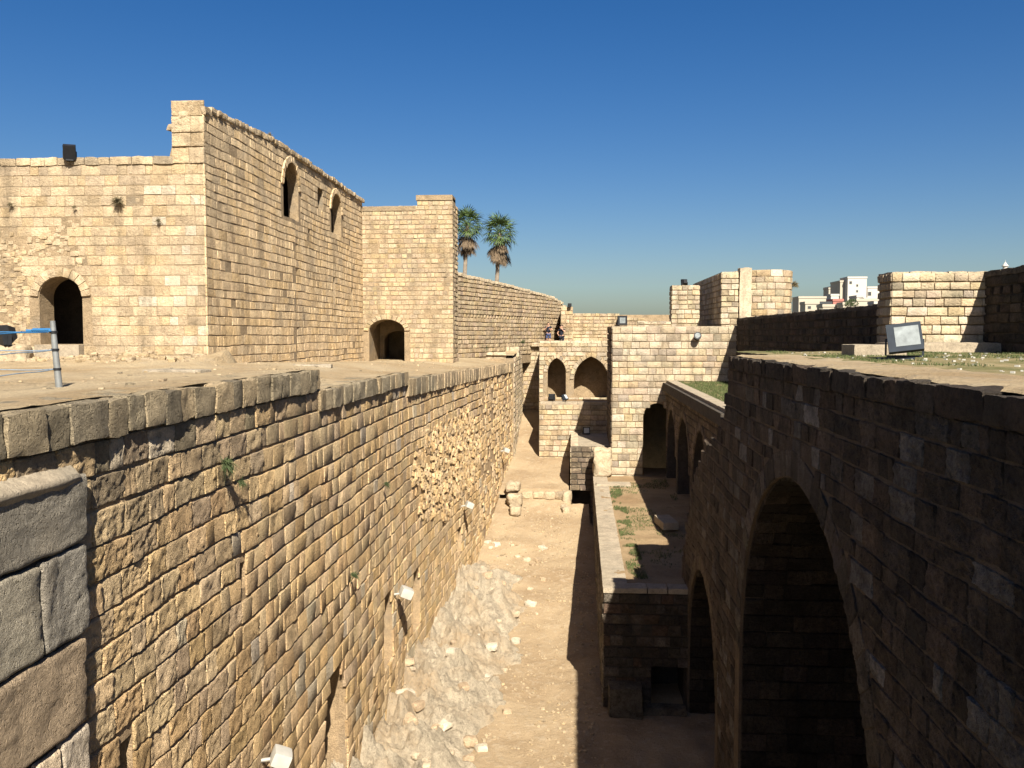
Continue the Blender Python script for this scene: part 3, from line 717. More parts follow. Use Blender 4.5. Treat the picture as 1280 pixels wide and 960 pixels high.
# long shaded parapet
root = thing('long_parapet', 'long dark shaded parapet running from the near merlon to the bastion', 'wall', (8.8, 35, -7.5))
mpP = lambda s, z, n: (8.5-n, s, z)
tpP = lambda s: 0.80+0.025*fbm(s*1.2, 1)
mb = MB(); core(mb, mpP, 25.0, 46.95, -8.0, lambda s: 0.70, 0.7, (), 3.0); mb.build('wall_core', M['core_dark'], root)
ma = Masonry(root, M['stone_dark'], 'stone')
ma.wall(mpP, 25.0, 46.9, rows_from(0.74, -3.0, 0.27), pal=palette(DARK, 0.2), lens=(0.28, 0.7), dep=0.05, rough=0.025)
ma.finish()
s = 25.05
while s < 46.5:
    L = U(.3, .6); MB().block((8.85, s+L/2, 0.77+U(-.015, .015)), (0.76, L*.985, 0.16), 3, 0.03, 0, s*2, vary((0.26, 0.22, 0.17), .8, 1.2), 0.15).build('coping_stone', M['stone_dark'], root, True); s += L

# near merlon, the tall side wall and the platform before them
merlon('big square merlon of pale and grey blocks behind the large floodlight', 8.33, 10.85, 24.0, 25.05, -0.5, 1.62, palette(MIXED, 0.16), 0.235, ragged=0.0, lens=(0.22, 0.6))
r = thing('side_wall', 'dark shaded wall with small square holes at the right edge of the picture', 'wall', (11.0, 16, -0.5))
mpS = lambda s, z, n: (10.74-n, s, z)
so = [Arch(23.6-0.52*i, 0.085, 1.0, 1.22, 0, 0, True) for i in range(9)] + [Arch(23.2, 0.1, 0.55, 0.75, 0, 0, True)]
mb = MB(); core(mb, mpS, 8.0, 24.0, -0.6, lambda s: 1.52, 0.55, so, 1.0); mb.build('wall_core', M['core_dark'], r)
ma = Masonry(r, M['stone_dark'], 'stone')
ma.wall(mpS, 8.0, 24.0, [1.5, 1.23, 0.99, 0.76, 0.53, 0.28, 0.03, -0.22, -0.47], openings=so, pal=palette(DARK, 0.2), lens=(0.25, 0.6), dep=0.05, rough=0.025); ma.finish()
s = 8.0
while s < 24:
    L = U(.35, .65); MB().block((11.0, s+L/2, 1.56), (0.66, L*.985, 0.17), 3, 0.03, 0, s*2, vary((0.24, 0.2, 0.155), .8, 1.2), 0.15).build('coping_stone', M['stone_dark'], r, True); s += L
tag(MB().block((9.3, 23.45, -0.36), (2.8, 0.95, 0.30), 8, 0.02, 0, 4, (0.5, 0.38, 0.25), 0.08).build('stone_platform', M['slab'], None, True), 'low sandy plinth along the foot of the big merlon', 'plinth')
tag(MB().block((6.25, 19.0, -0.36), (1.05, 0.9, 0.30), 6, 0.014, 0, 7, (0.5, 0.4, 0.28), 0.06).build('stone_platform', M['slab'], None, True), 'low flat stone block left of the large floodlight', 'stone block')

# ================================================================== FAR ARCADE, its shelf, the platform and the steps
root = thing('far_arcade', 'small building with two pointed arches at the far end of the path', 'building', (0.2, 59, -7.4))
YA = 58.0
mpF = lambda s, z, n: (s, YA-n, z)
FO = [Arch(-1.1, 0.60, -4.25, -2.5, 0.95, 0.28), Arch(1.15, 1.12, -4.25, -3.0, 1.55, 0.30)]
mb = MB(); core(mb, mpF, -2.25, 3.2, -8, lambda s: -0.55, 0.7, FO, 0.5)
mb.box(-2.24, -1.75, 58.68, 63, -8, -0.56); mb.box(-1.76, 3.2, 60.1, 63.0, -8, -0.56); mb.box(2.6, 3.2, 58.68, 62.4, -8, -0.56); mb.box(-1.76, 2.61, 58.68, 62.31, -1.0, -0.57)
mb.box(-0.42, -0.02, 58.68, 60.2, -5, -1.0)
mb.build('wall_core', M['core_far'], root)
mb = MB(); mb.box(-2.1, 3.2, 54.2, 63, -8, -4.3); mb.build('shelf_body', M['core_far'], root)
MB().box(-1.9, 3.1, 54.7, 60.1, -4.31, -4.24).build('shelf_floor', M['garden'], root)
ma = Masonry(root, M['stone_far'], 'stone', 9.0)
fp = palette(PALE+MIXED, 0.12)
ma.wall(mpF, -2.25, 3.2, rows_from(-0.5, -4.3, 0.30), openings=FO, pal=fp, lens=(0.3, 0.7), dep=0.05, rough=0.03)
for o in FO: ma.ring(mpF, o, 12, fp, 0.07, 0.02)
ma.wall(lambda s, z, n: (s, 54.2-n, z), -2.1, 3.2, rows_from(-4.3, -7.9, 0.32), pal=fp, lens=(0.35, 0.8), dep=0.05, rough=0.02)
ma.finish()
for x in rng(-2.0, 2.6, 6):
    MB().block((x+.35, 54.45, -4.22), (0.76, 0.5, 0.2), 3, 0.015, 0, x, (0.5, 0.4, 0.28), 0.1).build('coping_stone', M['slab'], root, True)
for i, x in enumerate(rng(-2.2, 2.5, 7)):
    MB().block((x+.33, 58.3, -0.5), (0.66, 0.72, 0.16), 3, 0.02, 0, x, (0.53, 0.43, 0.3), 0.1).build('top_stone', M['stone_far'], root, True)

root = thing('stone_platform', 'raised stone platform with a dark square opening beside the square tower', 'platform', (1, 50, -9.7))
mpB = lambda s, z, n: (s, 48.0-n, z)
BO = Arch(0.42, 0.52, -10.0, -8.42, 0, 0, True)
mb = MB(); core(mb, mpB, -0.1, 2.05, -10, lambda s: -6.08, 1.2, [BO], 0.5); mb.box(-0.1, 2.05, 49.15, 54.3, -10, -6.08); mb.build('wall_core', M['core_dark'], root)
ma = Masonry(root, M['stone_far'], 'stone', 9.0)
ma.wall(mpB, -0.1, 2.0, rows_from(-6.08, -9.8, 0.3), openings=[BO], pal=palette([(0.14, 0.105, 0.075), (0.11, 0.085, 0.06), (0.17, 0.125, 0.085)], 0.15), lens=(0.3, 0.6), dep=0.05, rough=0.03)  # shade on the front face is put into these dark brown stones
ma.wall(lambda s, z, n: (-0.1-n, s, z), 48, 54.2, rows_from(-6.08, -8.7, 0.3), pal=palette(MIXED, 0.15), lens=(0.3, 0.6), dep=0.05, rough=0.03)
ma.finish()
for y in rng(48.0, 53.4, 9):
    MB().block((0.06, y+.3, -6.02), (0.4, 0.6, 0.16), 3, 0.025, 0, y, (0.5, 0.4, 0.28), 0.12).build('coping_stone', M['stone_far'], root, True)
MB().box(0.2, 2.05, 48.0, 54.2, -6.09, -6.05).build('paving', M['slab'], root)

root = thing('path_steps', 'worn stone steps where the earth path climbs to its upper level', 'steps', (-1.8, 47.4, -9))
for i, x in enumerate(rng(-2.75, -0.95, 3)):
    MB().block((x+.3, 47.5, -8.70), (0.64, 0.42, 0.44), 6, 0.06, U(-.1, .1), x, (0.42, 0.32, 0.205), 0.3).build('step_stone', M['stone_far'], root, True)
for (x, y, z, a, b, c) in [(-3.1, 46.6, -8.75, 0.8, 0.9, 0.55), (-3.25, 47.6, -8.25, 0.7, 0.8, 0.5), (-3.0, 45.6, -9.15, 0.6, 0.8, 0.5), (-0.35, 47.5, -8.9, 0.5, 0.8, 0.95), (-0.4, 46.4, -9.3, 0.45, 0.9, 0.5)]:
    MB().block((x, y, z), (a, b, c), 7, 0.08, U(-.3, .3), x+y, (0.42, 0.33, 0.22), 0.3).build('side_stone', M['stone_far'], root, True)

# wall that closes the passage beyond the bend
root = thing('passage_wall', 'half shaded wall closing the passage left of the far arcade', 'wall', (-3.5, 64, -6))
mb = MB().box(-7, -1.8, 63.6, 64.4, -7.5, -0.7); mb.box(-5.2, -3.65, 54.1, 63.7, -8, -1.5); mb.build('wall_core', M['core_far'], root)
ma = Masonry(root, M['stone_far'], 'stone'); ma.wall(lambda s, z, n: (s, 63.6-n, z), -4.2, -1.9, rows_from(-0.62, -6.5, 0.3), pal=fp, lens=(.3, .7), dep=.05, rough=.03)
ma.wall(lambda s, z, n: (-3.65+n, s, z), 54.1, 63.6, rows_from(-1.4, -7.9, 0.32), pal=fp, lens=(.3, .7), dep=.05, rough=.03); ma.finish()
root = thing('terrace_kerb', 'low stepped stone kerb across the far terrace before the sloping wall', 'kerb', (-4.5, 57, -1.4))
mb = MB(); 
for (x0, x1, y0, z0, z1) in [(-9.5, -4.9, 56.0, -1.6, -1.12), (-7.6, -4.0, 59.2, -1.6, -0.82), (-4.0, -1.7, 63.95, -1.5, -0.60)]:
    x = x0
    while x < x1:
        L = U(.5, .9); MB().block((x+L/2, y0, (z0+z1)/2), (L*.98, 0.7, z1-z0), 4, 0.02, 0, x*2, vary((0.52, 0.42, 0.29), .85, 1.1), 0.08).build('kerb_stone', M['stone_far'], root, True); x += L
struct(sheet('bridge_floor', M['terrace'], rng(-12, -3.75, 20), rng(55.5, 63.6, 16), lambda x, y: lerp_prof([(55.5, -1.3), (58.8, -1.2), (59.2, -0.9), (64, -0.85)])(y)+0.03*fbm(x, y)+(0 if x < -3.7 or y > 58.4 else -0.0)))

# ================================================================== KEEP
root = thing('keep', 'massive sunlit keep with a ragged corner, two arched upper windows and an arched door', 'building', (-14, 30, -0.9))
YK, XK = 26.0, -11.0
mpKf = lambda s, z, n: (s, YK-n, z); mpKs = lambda s, z, n: (XK+n-(0.05 if s > 34.6 else 0), s, warp(s, z, 0.05))
topKf = lambda s: 5.12+0.05*fbm(s*1.5, 2) if s < -12.0 else lerp_prof([(-12.0, 6.25), (-11.7, 6.5), (-11.45, 6.85), (-11.2, 6.95), (-11.0, 6.8)])(s)+0.12*fbm(s*2.1, 3)
topKs = lambda s: lerp_prof([(26, 6.75), (27, 6.9), (32.5, 7.22), (40, 7.15), (46, 7.05)])(s)+0.07*fbm(s*0.9, 5)
KD = Arch(-15.57, 0.68, -0.30, 1.12, 0.62, 0.30)
KW = [Arch(34.2, 1.0, 4.5, 5.65, 1.02, 0.28), Arch(40.9, 0.88, 4.62, 5.65, 0.88, 0.28)]
SL = [Arch(40.4, 0.16, 1.4, 2.6, 0.1), Arch(43.7, 0.16, 1.2, 2.3, 0.1), Arch(36.6, 0.14, 4.2, 4.5, 0, 0, True)]
NI = [Arch(38.3, 0.42, 5.3, 6.1, 0.4)]
mb = MB(); core(mb, mpKf, -23, -11.06, -2, lambda s: topKf(s)-0.12, 0.75, [KD], 0.35); core(mb, mpKs, 26.03, 46.0, -2, lambda s: topKs(s)-0.12, 0.42, KW+SL+NI, 0.4)
mb.build('wall_core', M['core_far'], root)
MB().box(-21.5, -13.6, 28.6, 28.9, -1, 3).build('inner_wall', M['core_dark'], root)  # dark material holds the shade seen through the door
MB().box(-21.5, -13.4, 26.72, 28.9, 1.95, 2.3).build('door_lintel', M['core_far'], root)
MB().box(XK-1.0, XK-0.9, 26.8, 45.9, -1, 6.5).build('inner_wall', M['core_dark'], root)
MB().box(XK-0.56, XK-0.46, 37.7, 38.9, 5, 6.7).build('niche_back', M['core_far'], root)
MB().box(XK-0.62, XK-0.50, 39.9, 44.3, 0.8, 3.0).build('slit_back', M['core_far'], root)
mb = MB().box(-16.27, -14.87, 25.7, 27.6, -0.9, -0.31); mb.build('threshold', M['slab'], root)
ma = Masonry(root, M['stone_far'], 'stone', 9.0)
def palK(s, z):
    c = rnd.choice(PALE); k = U(0.9, 1.1)
    if z > 4.4 and s < -12.0 and rnd.random() < 0.45: c = (0.36, 0.28, 0.19)
    if s > -13 and rnd.random() < 0.2: c = (0.47, 0.40, 0.30)
    return tuple(a*k for a in c)
def palKs(s, z):
    c = rnd.choice(PALE); k = U(0.92, 1.07)
    if fbm(s*0.35, z*0.6, 21)+0.28*U(-1, 1) > 0.55-max(0, z-3.5)*0.14: c = (0.33, 0.26, 0.175)
    return tuple(a*k*q for a, q in zip(c, (1.5, 1.45, 1.36)))  # side wall tinted brighter: light on this grazing face is put into the colour
ruin = lambda s, z: (fbm(s*0.55, z*0.9, 6) > 0.45 and -22 < s < -12.8 and z < 4.3) or ((s+17.6)**2/0.9+(z-1.2)**2/5 < 1)
ma.wall(mpKf, -21, -10.98, rows_from(5.1, -1.2, 0.30, 0.1), openings=[KD], skip=lambda s, z: ruin(s, z), pal=palK, lens=(0.22, 0.62), dep=0.010, gap=0.003, rough=0.018)
ma.wall(mpKf, -11.98, -10.98, rows_from(6.95, 5.12, 0.45, 0.15), top=lambda s: topKf(s)-0.1, pal=palK, lens=(0.5, 0.9), dep=0.04, gap=0.006, rough=0.025)
ma.wall(mpKs, 25.97, 46.0, rows_from(7.2, -1.6, 0.285, 0.16), top=lambda s: topKs(s)-0.12, openings=KW+SL+NI, skip=lambda s, z: rnd.random() < 0.012, pal=palKs, lens=(0.32, 0.72), dep=0.010, gap=0.005, rough=0.015)
ma.ring(mpKf, KD, 11, palK, 0.06); 
for o in KW: ma.ring(mpKs, o, 13, palKs, 0.065)
ma.finish()
mb = MB()
for _ in range(2200):
    s, z = U(-18.5, -12.7), U(-0.6, 4.4)
    if not ruin(s, z) or (abs(s-KD.c) < KD.w+0.1 and z < 1.9): continue
    q = U(0.04, 0.15); mb.block(mpKf(s, z, U(-.04, -.01)), (q*U(1, 2), q*0.8, q*U(.8, 1.4)), 2, q*.15, 0, U(0, 90), rnd.choice(PALE), 0.3)
y = 26.3
while y < 46:                                   # weathered crest
    q = U(0.25, 0.5); mb.block((XK-0.20, y, topKs(y)-0.10), (0.5, q*1.05, 0.22), 3, 0.05, U(-.1, .1), y, rnd.choice(PALE), 0.25); y += q*0.9
x = -11.95
while x < -11.1:
    q = U(0.16, 0.3); mb.block((x, YK+0.6, topKf(x)-0.13), (q*1.1, 1.3, 0.26), 3, 0.06, U(-.2, .2), x*3, rnd.choice(PALE), 0.3); x += q*0.7
stuff(mb.build('rubble_crest', M['stone_far'], root, True))
x = -22.5
while x < -12.1:
    L = U(.35, .7); c = rnd.choice([(0.30, 0.24, 0.165), (0.40, 0.31, 0.2), (0.5, 0.39, 0.25)])
    MB().block((x+L/2, YK+0.35, 5.2), (L*.985, 0.82, 0.24), 3, 0.025, 0, x, c, 0.12).build('coping_stone', M['stone_far'], root, True); x += L
# wall-head over the corner behind, so the keep is not a shell from the side
MB().box(XK-1.0, XK-0.4, 26.6, 45.9, 6.5, 6.7).build('roof', M['slab'], root)
MB().box(-23, XK-1.0, 27.5, 45.9, 4.4, 4.7).build('roof', M['slab'], root)
# little wall-growing bushes
def bush(c, r, n, mat, label, name='wall_plant', normal=(0, -1, 0), drop=0.4):
    mb = MB(); r *= 0.68; n = int(n*1.7)
    for _ in range(n):
        d = Vector((U(-1, 1), U(-1, 1), U(-0.7, 1))); d = (d+Vector(normal)*0.7).normalized()
        L = r*U(0.25, 1.2); p0 = Vector(c)+Vector((U(-.3, .3), U(-.3, .3), U(-.2, .2)))*r; p1 = p0+d*L-Vector((0, 0, drop*L*rnd.random()))
        q = d.cross(Vector((U(-1, 1), U(-1, 1), U(-1, 1)))).normalized()*r*U(0.025, 0.05)
        mb.add([tuple(p0-q*0.5), tuple(p0+q*0.5), tuple((p0+p1)/2+q), tuple(p1), tuple((p0+p1)/2-q)], [(0, 1, 2, 3, 4)])
    return tag(mb.build(name, mat), label, 'plant')
bush((-13.63, 25.9, 3.99), 0.36, 130, M['dryweed'], 'dry shrub growing from the keep wall above a pale stone')
bush((-17.0, 25.9, 3.93), 0.2, 60, M['dryweed'], 'small dry tuft at the far left of the keep wall')
bush((-15.0, 25.9, 3.82), 0.17, 50, M['dryweed'], 'small dry tuft above the arched door of the keep')
bush((-12.4, 25.9, 3.4), 0.2, 55, M['dryweed'], 'dry tuft near the ragged corner of the keep')
bush((-11.1, 32.0, 7.2), 0.3, 70, M['dryweed'], 'dry weeds on the crest of the keep side wall', normal=(0, 0, 1))
bush((-4.86, 12.0, -1.78), 0.22, 150, M['weed'], 'green weed hanging from the left wall under the grey coping', normal=(1, 0, -0.4), drop=1.2)
bush((-4.86, 12.55, -2.15), 0.15, 70, M['weed'], 'small green weed lower on the left wall under the larger weed', normal=(1, 0, -0.4), drop=1.0)
bush((-4.85, 22.5, -3.85), 0.2, 70, M['weed'], 'thin green weed beside the collapsed patch of the left wall', normal=(1, 0, 0), drop=1.2)
bush((-4.85, 19.0, -5.3), 0.22, 80, M['weed'], 'green weed above the tall slit in the left wall', normal=(1, 0, 0), drop=0.8)
bush((-5.6, 55.6, -0.9), 0.45, 160, M['weed'], 'green shrub on the terrace before the sloping wall', normal=(0, 0, 1))
bush((-3.35, 58.3, -0.55), 0.35, 110, M['weed'], 'pale green shrub near the standing person', normal=(0, 0, 1))
bush((11.85, 49.0, 2.7), 0.4, 160, M['dryweed'], 'dry bush clinging to the right edge of the curved bastion', normal=(1, -.3, 0))

# ================================================================== GATE TOWER
root = thing('gate_tower', 'tall plain tower with a dark arched gateway right of the keep', 'tower', (-8.5, 47, -1.4))
YG = 46.0
mpQ = lambda s, z, n: (s, YG-n, z)
topQ = lambda s: (6.62 if s < -8.15 else 7.18)+0.05*fbm(s*2, 4)
GO = Arch(-9.80, 0.94, -2, 0.15, 0.62, 0.30)
mb = MB(); core(mb, mpQ, -11.4, -6.3, -2, lambda s: topQ(s)-0.1, 1.2, [GO], 0.35); mb.box(-7.2, -6.34, 47.18, 48.2, -2, 6.6); mb.box(-10.75, -7.1, 51, 52, -2, 5); mb.box(-10.8, -7.1, 47.18, 51.1, 1.2, 1.6); mb.box(-11.2, -10.76, 47.1, 52, -2, 5); mb.box(-7.3, -6.9, 48.15, 52, -2, 2)
mb.build('wall_core', M['core_far'], root)
GI = Arch(-9.75, 0.75, -2, -0.35, 0.55)
mb = MB(); core(mb, lambda s, z, n: (s, 48.6-n, z), -10.74, -7.3, -2, lambda s: 1.5, 0.5, [GI], 0.4); mb.build('inner_arch', M['core_far'], root)
ma = Masonry(root, M['stone_far'], 'stone', 9.0)
ma.wall(mpQ, -11.2, -6.28, rows_from(7.2, -1.7, 0.25, 0.1), top=topQ, openings=[GO], skip=lambda s, z: (rnd.random() < 0.012) or fbm(s, z, 3) > 0.62, pal=palette(PALE, 0.12), lens=(0.2, 0.5), dep=0.018, gap=0.006, rough=0.028)
ma.wall(lambda s, z, n: (-6.34+n, s, z), 46.0, 48.2, rows_from(6.9, -1.7, 0.25, 0.1), pal=palette(PALE, 0.12), lens=(0.25, 0.6), dep=0.05, gap=0.012, rough=0.035)
ma.ring(mpQ, GO, 12, palette(PALE, 0.1), 0.07); ma.finish()
MB().box(-8.2, -6.3, 45.95, 47.2, 6.95, 7.22).build('cap', M['core_far'], root)
MB().box(-11.2, -8.21, 45.95, 47.2, 6.42, 6.66).build('cap', M['core_far'], root)

# ================================================================== SLOPING WALL, far wall
root = thing('sloping_wall', 'long pale wall with a descending top and a row of small square holes', 'wall', (-4.5, 58, -1.2))
p0, p1 = Vector((-6.95, 51.0, 0)), Vector((-0.75, 71.0, 0)); dW = (p1-p0).normalized(); nW = Vector((dW.y, -dW.x, 0)); LW = (p1-p0).length
mpW = lambda s, z, n: (p0.x+dW.x*s+nW.x*n, p0.y+dW.y*s+nW.y*n, z)
topW = lambda s: lerp_prof([(0, 3.55), (LW*0.4, 3.3), (LW*0.85, 2.85), (LW*0.97, 2.5), (LW, 2.2)])(s)+0.05*fbm(s*.7, 1)
ho = [Arch(1.4+0.50*i, 0.11, 1.02, 1.22, 0, 0, True) for i in range(38)] + [Arch(3.9, .14, 2.05, 2.35, 0, 0, True), Arch(9.2, .12, 1.98, 2.25, 0, 0, True)]
mb = MB(); core(mb, mpW, 0, LW, -2, lambda s: topW(s)-0.1, 0.9, ho, 0.6); mb.build('wall_core', M['core_far'], root)
ma = Masonry(root, M['stone_far'], 'stone', 9.0)
rw = [3.6]
while rw[-1] > 1.5: rw.append(rw[-1]-0.262)
rw = rw[:-1] + [1.23, 1.01] + rows_from(0.75, -1.4, 0.27, 0.1)
ma.wall(mpW, 0, LW, rw, top=lambda s: topW(s)-0.1, openings=ho, pal=palette(PALE, 0.12), lens=(0.28, 0.65), dep=0.05, gap=0.012, rough=0.030); ma.finish()
s = 0
while s < LW:
    L = U(.5, .9); c = Vector(mpW(s+L/2, topW(s+L/2)-0.03, -0.42)); MB().block(c, (L*1.0, 1.0, 0.2), 3, 0.03, math.atan2(dW.y, dW.x), s, (0.58, 0.47, 0.32), 0.15, (0, 0)).build('coping_stone', M['stone_far'], root, True); s += L
root = thing('far_wall', 'low pale wall on the skyline behind the far arcade', 'wall', (2.5, 69, -0.9))
mb = MB().box(-0.3, 8, 68.6, 69.3, -1.5, 1.5); mb.box(3.3, 5.1, 64.2, 68.7, -1.5, 1.12); mb.build('wall_core', M['core_far'], root)
ma = Masonry(root, M['stone_far'], 'stone', 9.0)
ma.wall(lambda s, z, n: (s, 68.6-n, z), -0.9, 3.5, rows_from(1.62, -1.0, 0.27), pal=palette(PALE, .12), lens=(.3, .7), dep=.05, rough=.035)
ma.wall(lambda s, z, n: (s, 64.2-n, z), 3.3, 5.1, rows_from(1.2, -1.0, 0.27), pal=palette(PALE, .12), lens=(.3, .7), dep=.05, rough=.035)
ma.finish()
merlon('narrow stone buttress with a dark shaded side between the two people', -0.95, -0.1, 66.5, 70.4, -1.0, 2.05, palette(PALE, .12), 0.3)

# ================================================================== PALMS
def frond_mesh(name, mat, dead=False):
    mb = MB(); n = 15
    mb.tube([(0, 0, 0), (0.35, 0, 0.05), (0.75, 0, 0.02)], [0.028, 0.02, 0.012], 4)
    for k in range(n):
        a = (k/(n-1)-0.5)*rad(210 if not dead else 90); L = (0.82-0.16*abs(a))*U(.8, 1.1)
        d = Vector((math.cos(a), math.sin(a), 0)); q = Vector((-d.y, d.x, 0))*0.034
        b = Vector((0.7, 0, 0.02)); z1 = -0.06+0.05*math.cos(a*7); z2 = -0.30 if not dead else -0.10
        m1 = b+d*L*0.6+Vector((0, 0, z1)); tp = b+d*L+Vector((0, 0, z2*U(.6, 1.3)))
        mb.add([tuple(b-q*.35), tuple(b+q*.35), tuple(m1+q), tuple(tp), tuple(m1-q)], [(0, 1, 2, 4), (2, 3, 4)])
    o = mb.build(name, mat); me = o.data; bpy.data.objects.remove(o); return me
GF = [frond_mesh('frond', M['palm']) for _ in range(3)]; DF = [frond_mesh('dead_frond', M['deadpalm'], True) for _ in range(2)]
def palm(x, y, zb, zc, lean, R, label):
    r = thing('palm_tree', label, 'tree', (x, y, zb), 'palm trees behind the sloping wall')
    h = zc-zb; pts = []; rs = []
    for i in range(13):
        t = i/12; pts.append((lean*(t-1)*abs(t-1)*-1*0 + lean*(t**1.6-1)*0 + lean*t, 0.1*math.sin(t*3), h*t)); rs.append(0.24-0.10*t+(0.04 if i < 1 else 0))
    mb = MB().tube(pts, rs, 9); mb.build('trunk', M['trunk'], r, True, loc=True)
    # rough boot of old leaf bases low on the visible trunk
    cx = lean
    for k in range(38):
        t = (k+0.5)/38; el_ = rad(82-118*t**0.9); az = k*2.39996+U(-.2, .2)
        f = bpy.data.objects.new('frond', rnd.choice(GF)); COL.objects.link(f); f.parent = r
        f.location = (cx+0.10*math.cos(az), 0.10*math.sin(az), h+0.20-0.35*t)
        f.rotation_euler = (0, -el_, az); sc = R/1.42*U(.88, 1.1); f.scale = (sc, sc, sc)
    for k in range(52):
        t = k/52; az = U(0, 6.28)
        f = bpy.data.objects.new('dead_frond', rnd.choice(DF)); COL.objects.link(f); f.parent = r
        f.location = (cx-lean*0.06*t*4*0.3+0.16*math.cos(az), 0.16*math.sin(az), h-0.25-1.15*t)
        f.rotation_euler = (0, rad(U(50, 86)), az); sc = R/1.5*U(.75, 1.2); f.scale = (sc, sc*0.8, sc)
    return r
palm(-9.75, 76, -1.0, 9.3, 0.62, 1.6, 'left palm tree, its crown touching the gate tower edge')
palm(-7.05, 77, -1.0, 8.75, 0.62, 1.75, 'right palm tree with a ragged skirt of dead leaves')
struct(MB().box(-30, 8, 70, 90, -8, -1.0).build('palm_court_ground', M['terrace']))

# ================================================================== FLOODLIGHTS
def floodlight(loc, w, h, d, rz, tilt, label, mat='black', lens='glass', bracket=True, group='floodlights about the castle', inset=0.12, base=True, shift=0.0, roll=0.0):
    r = thing('floodlight', label, 'floodlight', loc, group); r.rotation_euler = (0, 0, rz)
    Rm = Matrix.Rotation(roll, 3, 'Y') @ Matrix.Rotation(tilt, 3, 'X'); cz = h*0.62 if base else 0
    def loc_(x, y, z): v = Rm @ Vector((x, y, z)); return (v.x, v.y, v.z+cz)
    def prism(front, back, y0, y1, nm, mt):
        vs = [loc_(sx*front[0]/2+front[2], y0, sz*front[1]/2) for sx, sz in ((-1,-1),(1,-1),(1,1),(-1,1))] + [loc_(sx*back[0]/2, y1, sz*back[1]/2) for sx, sz in ((-1,-1),(1,-1),(1,1),(-1,1))]
        b = MB().add(vs, [(3,2,1,0),(4,5,6,7),(0,1,5,4),(1,2,6,5),(2,3,7,6),(3,0,4,7)]); return b.build(nm, M[mt], r, loc=True)
    prism((w, h, 0), (w, h, 0), -d*0.5, d*0.05, 'bezel', mat)
    prism((w*0.97, h*0.97, 0), (w*0.6, h*0.55, 0), d*0.05, d*0.6, 'housing', mat)
    gw, gh = w*(1-2*inset), h*(1-2*inset)
    if lens:
        vs = [loc_(sx*gw/2+shift*w, -d*0.5-0.008, sz*gh/2+abs(shift)*h*0.3) for sx, sz in ((-1,-1),(1,-1),(1,1),(-1,1))]
        MB().add(vs, [(3, 2, 1, 0)]).build('lens', M[lens], r, loc=True)
    if bracket:
        b = MB(); t = 0.022*max(w, .4)/.4
        b.box(-w*0.56, -w*0.56+t, -d*.12, d*.12, cz-h*.55 if base else -h*.6, cz); b.box(w*0.56-t, w*0.56, -d*.12, d*.12, cz-h*.55 if base else -h*.6, cz)
        b.box(-w*0.56+t, w*0.56-t, -d*.12, d*.12, cz-h*.55-t if base else -h*.6-t, cz-h*.55+0.001 if base else -h*.6)
        b.build('bracket', M[mat], r, loc=True)
        if base: MB().box(-w*.3, w*.3, -d*.3, d*.3, -0.03, cz-h*.55-t+0.004).build('base_plate', M[mat], r, loc=True)
    return r
floodlight((6.16, 17.0, -0.43), 0.60, 0.56, 0.20, rad(-16), rad(-24), 'large slate grey floodlight with a bright square lens on the right terrace', 'slate', 'reflector', inset=0.15, shift=0.07, roll=rad(-7))
floodlight((-15.1, 25.9, 5.22), 0.34, 0.42, 0.34, rad(25), rad(25), 'black floodlight on the coping of the keep', 'black', None)
floodlight((-16.45, 24.6, -0.34), 0.80, 0.55, 0.40, rad(-40), rad(12), 'dark floodlight behind the blue ropes at the left edge of the picture', 'black', None)
floodlight((2.55, 47.25, 0.43), 0.50, 0.50, 0.28, rad(8), rad(0), 'black framed floodlight on the left corner of the square tower', 'black', 'reflector', inset=0.2)
floodlight((6.2, 50.5, 2.74), 0.34, 0.32, 0.24, rad(-160), rad(10), 'small black floodlight on top of the square turret', 'black', None)
floodlight((5.35, 29.3, -2.40), 0.40, 0.36, 0.5, rad(-80), rad(0), 'dark floodlight on the lawn strip at the end of the stepped wall', 'black', None)
floodlight((0.78, 53.4, -6.05), 0.42, 0.40, 0.22, rad(10), rad(-8), 'shaded floodlight standing on the stone platform beside the tower', 'black', 'glass')
floodlight((-1.38, 56.0, -4.24), 0.40, 0.42, 0.3, rad(170), rad(0), 'dark floodlight on the shelf below the narrow far arch', 'black', None)
floodlight((-0.55, 54.5, -4.12), 0.34, 0.36, 0.25, rad(60), rad(-35), 'tilted grey floodlight on the edge of the far shelf', 'slate', 'glass')
floodlight((-0.32, 66.3, 2.02), 0.26, 0.26, 0.2, rad(20), rad(0), 'tiny black floodlight on the end of the sloping wall', 'black', None)
# drum lamp on the tower face
r = thing('wall_lamp', 'round black drum lamp fixed to the face of the square tower', 'lamp', (6.42, 46.9, -0.12))
MB().tube([(0.02, 0.0, -0.05), (0.0, -0.36, 0.06)], [0.17, 0.20], 16).build('housing', M['black'], r, True, loc=True)
MB().tube([(0.0, -0.361, 0.06), (0, -0.37, 0.062)], [0.15, 0.14], 16).build('lens', M['reflector'], r, True, loc=True)
MB().box(-.04, .04, -.02, .12, -.2, -.02).build('bracket', M['black'], r, loc=True)
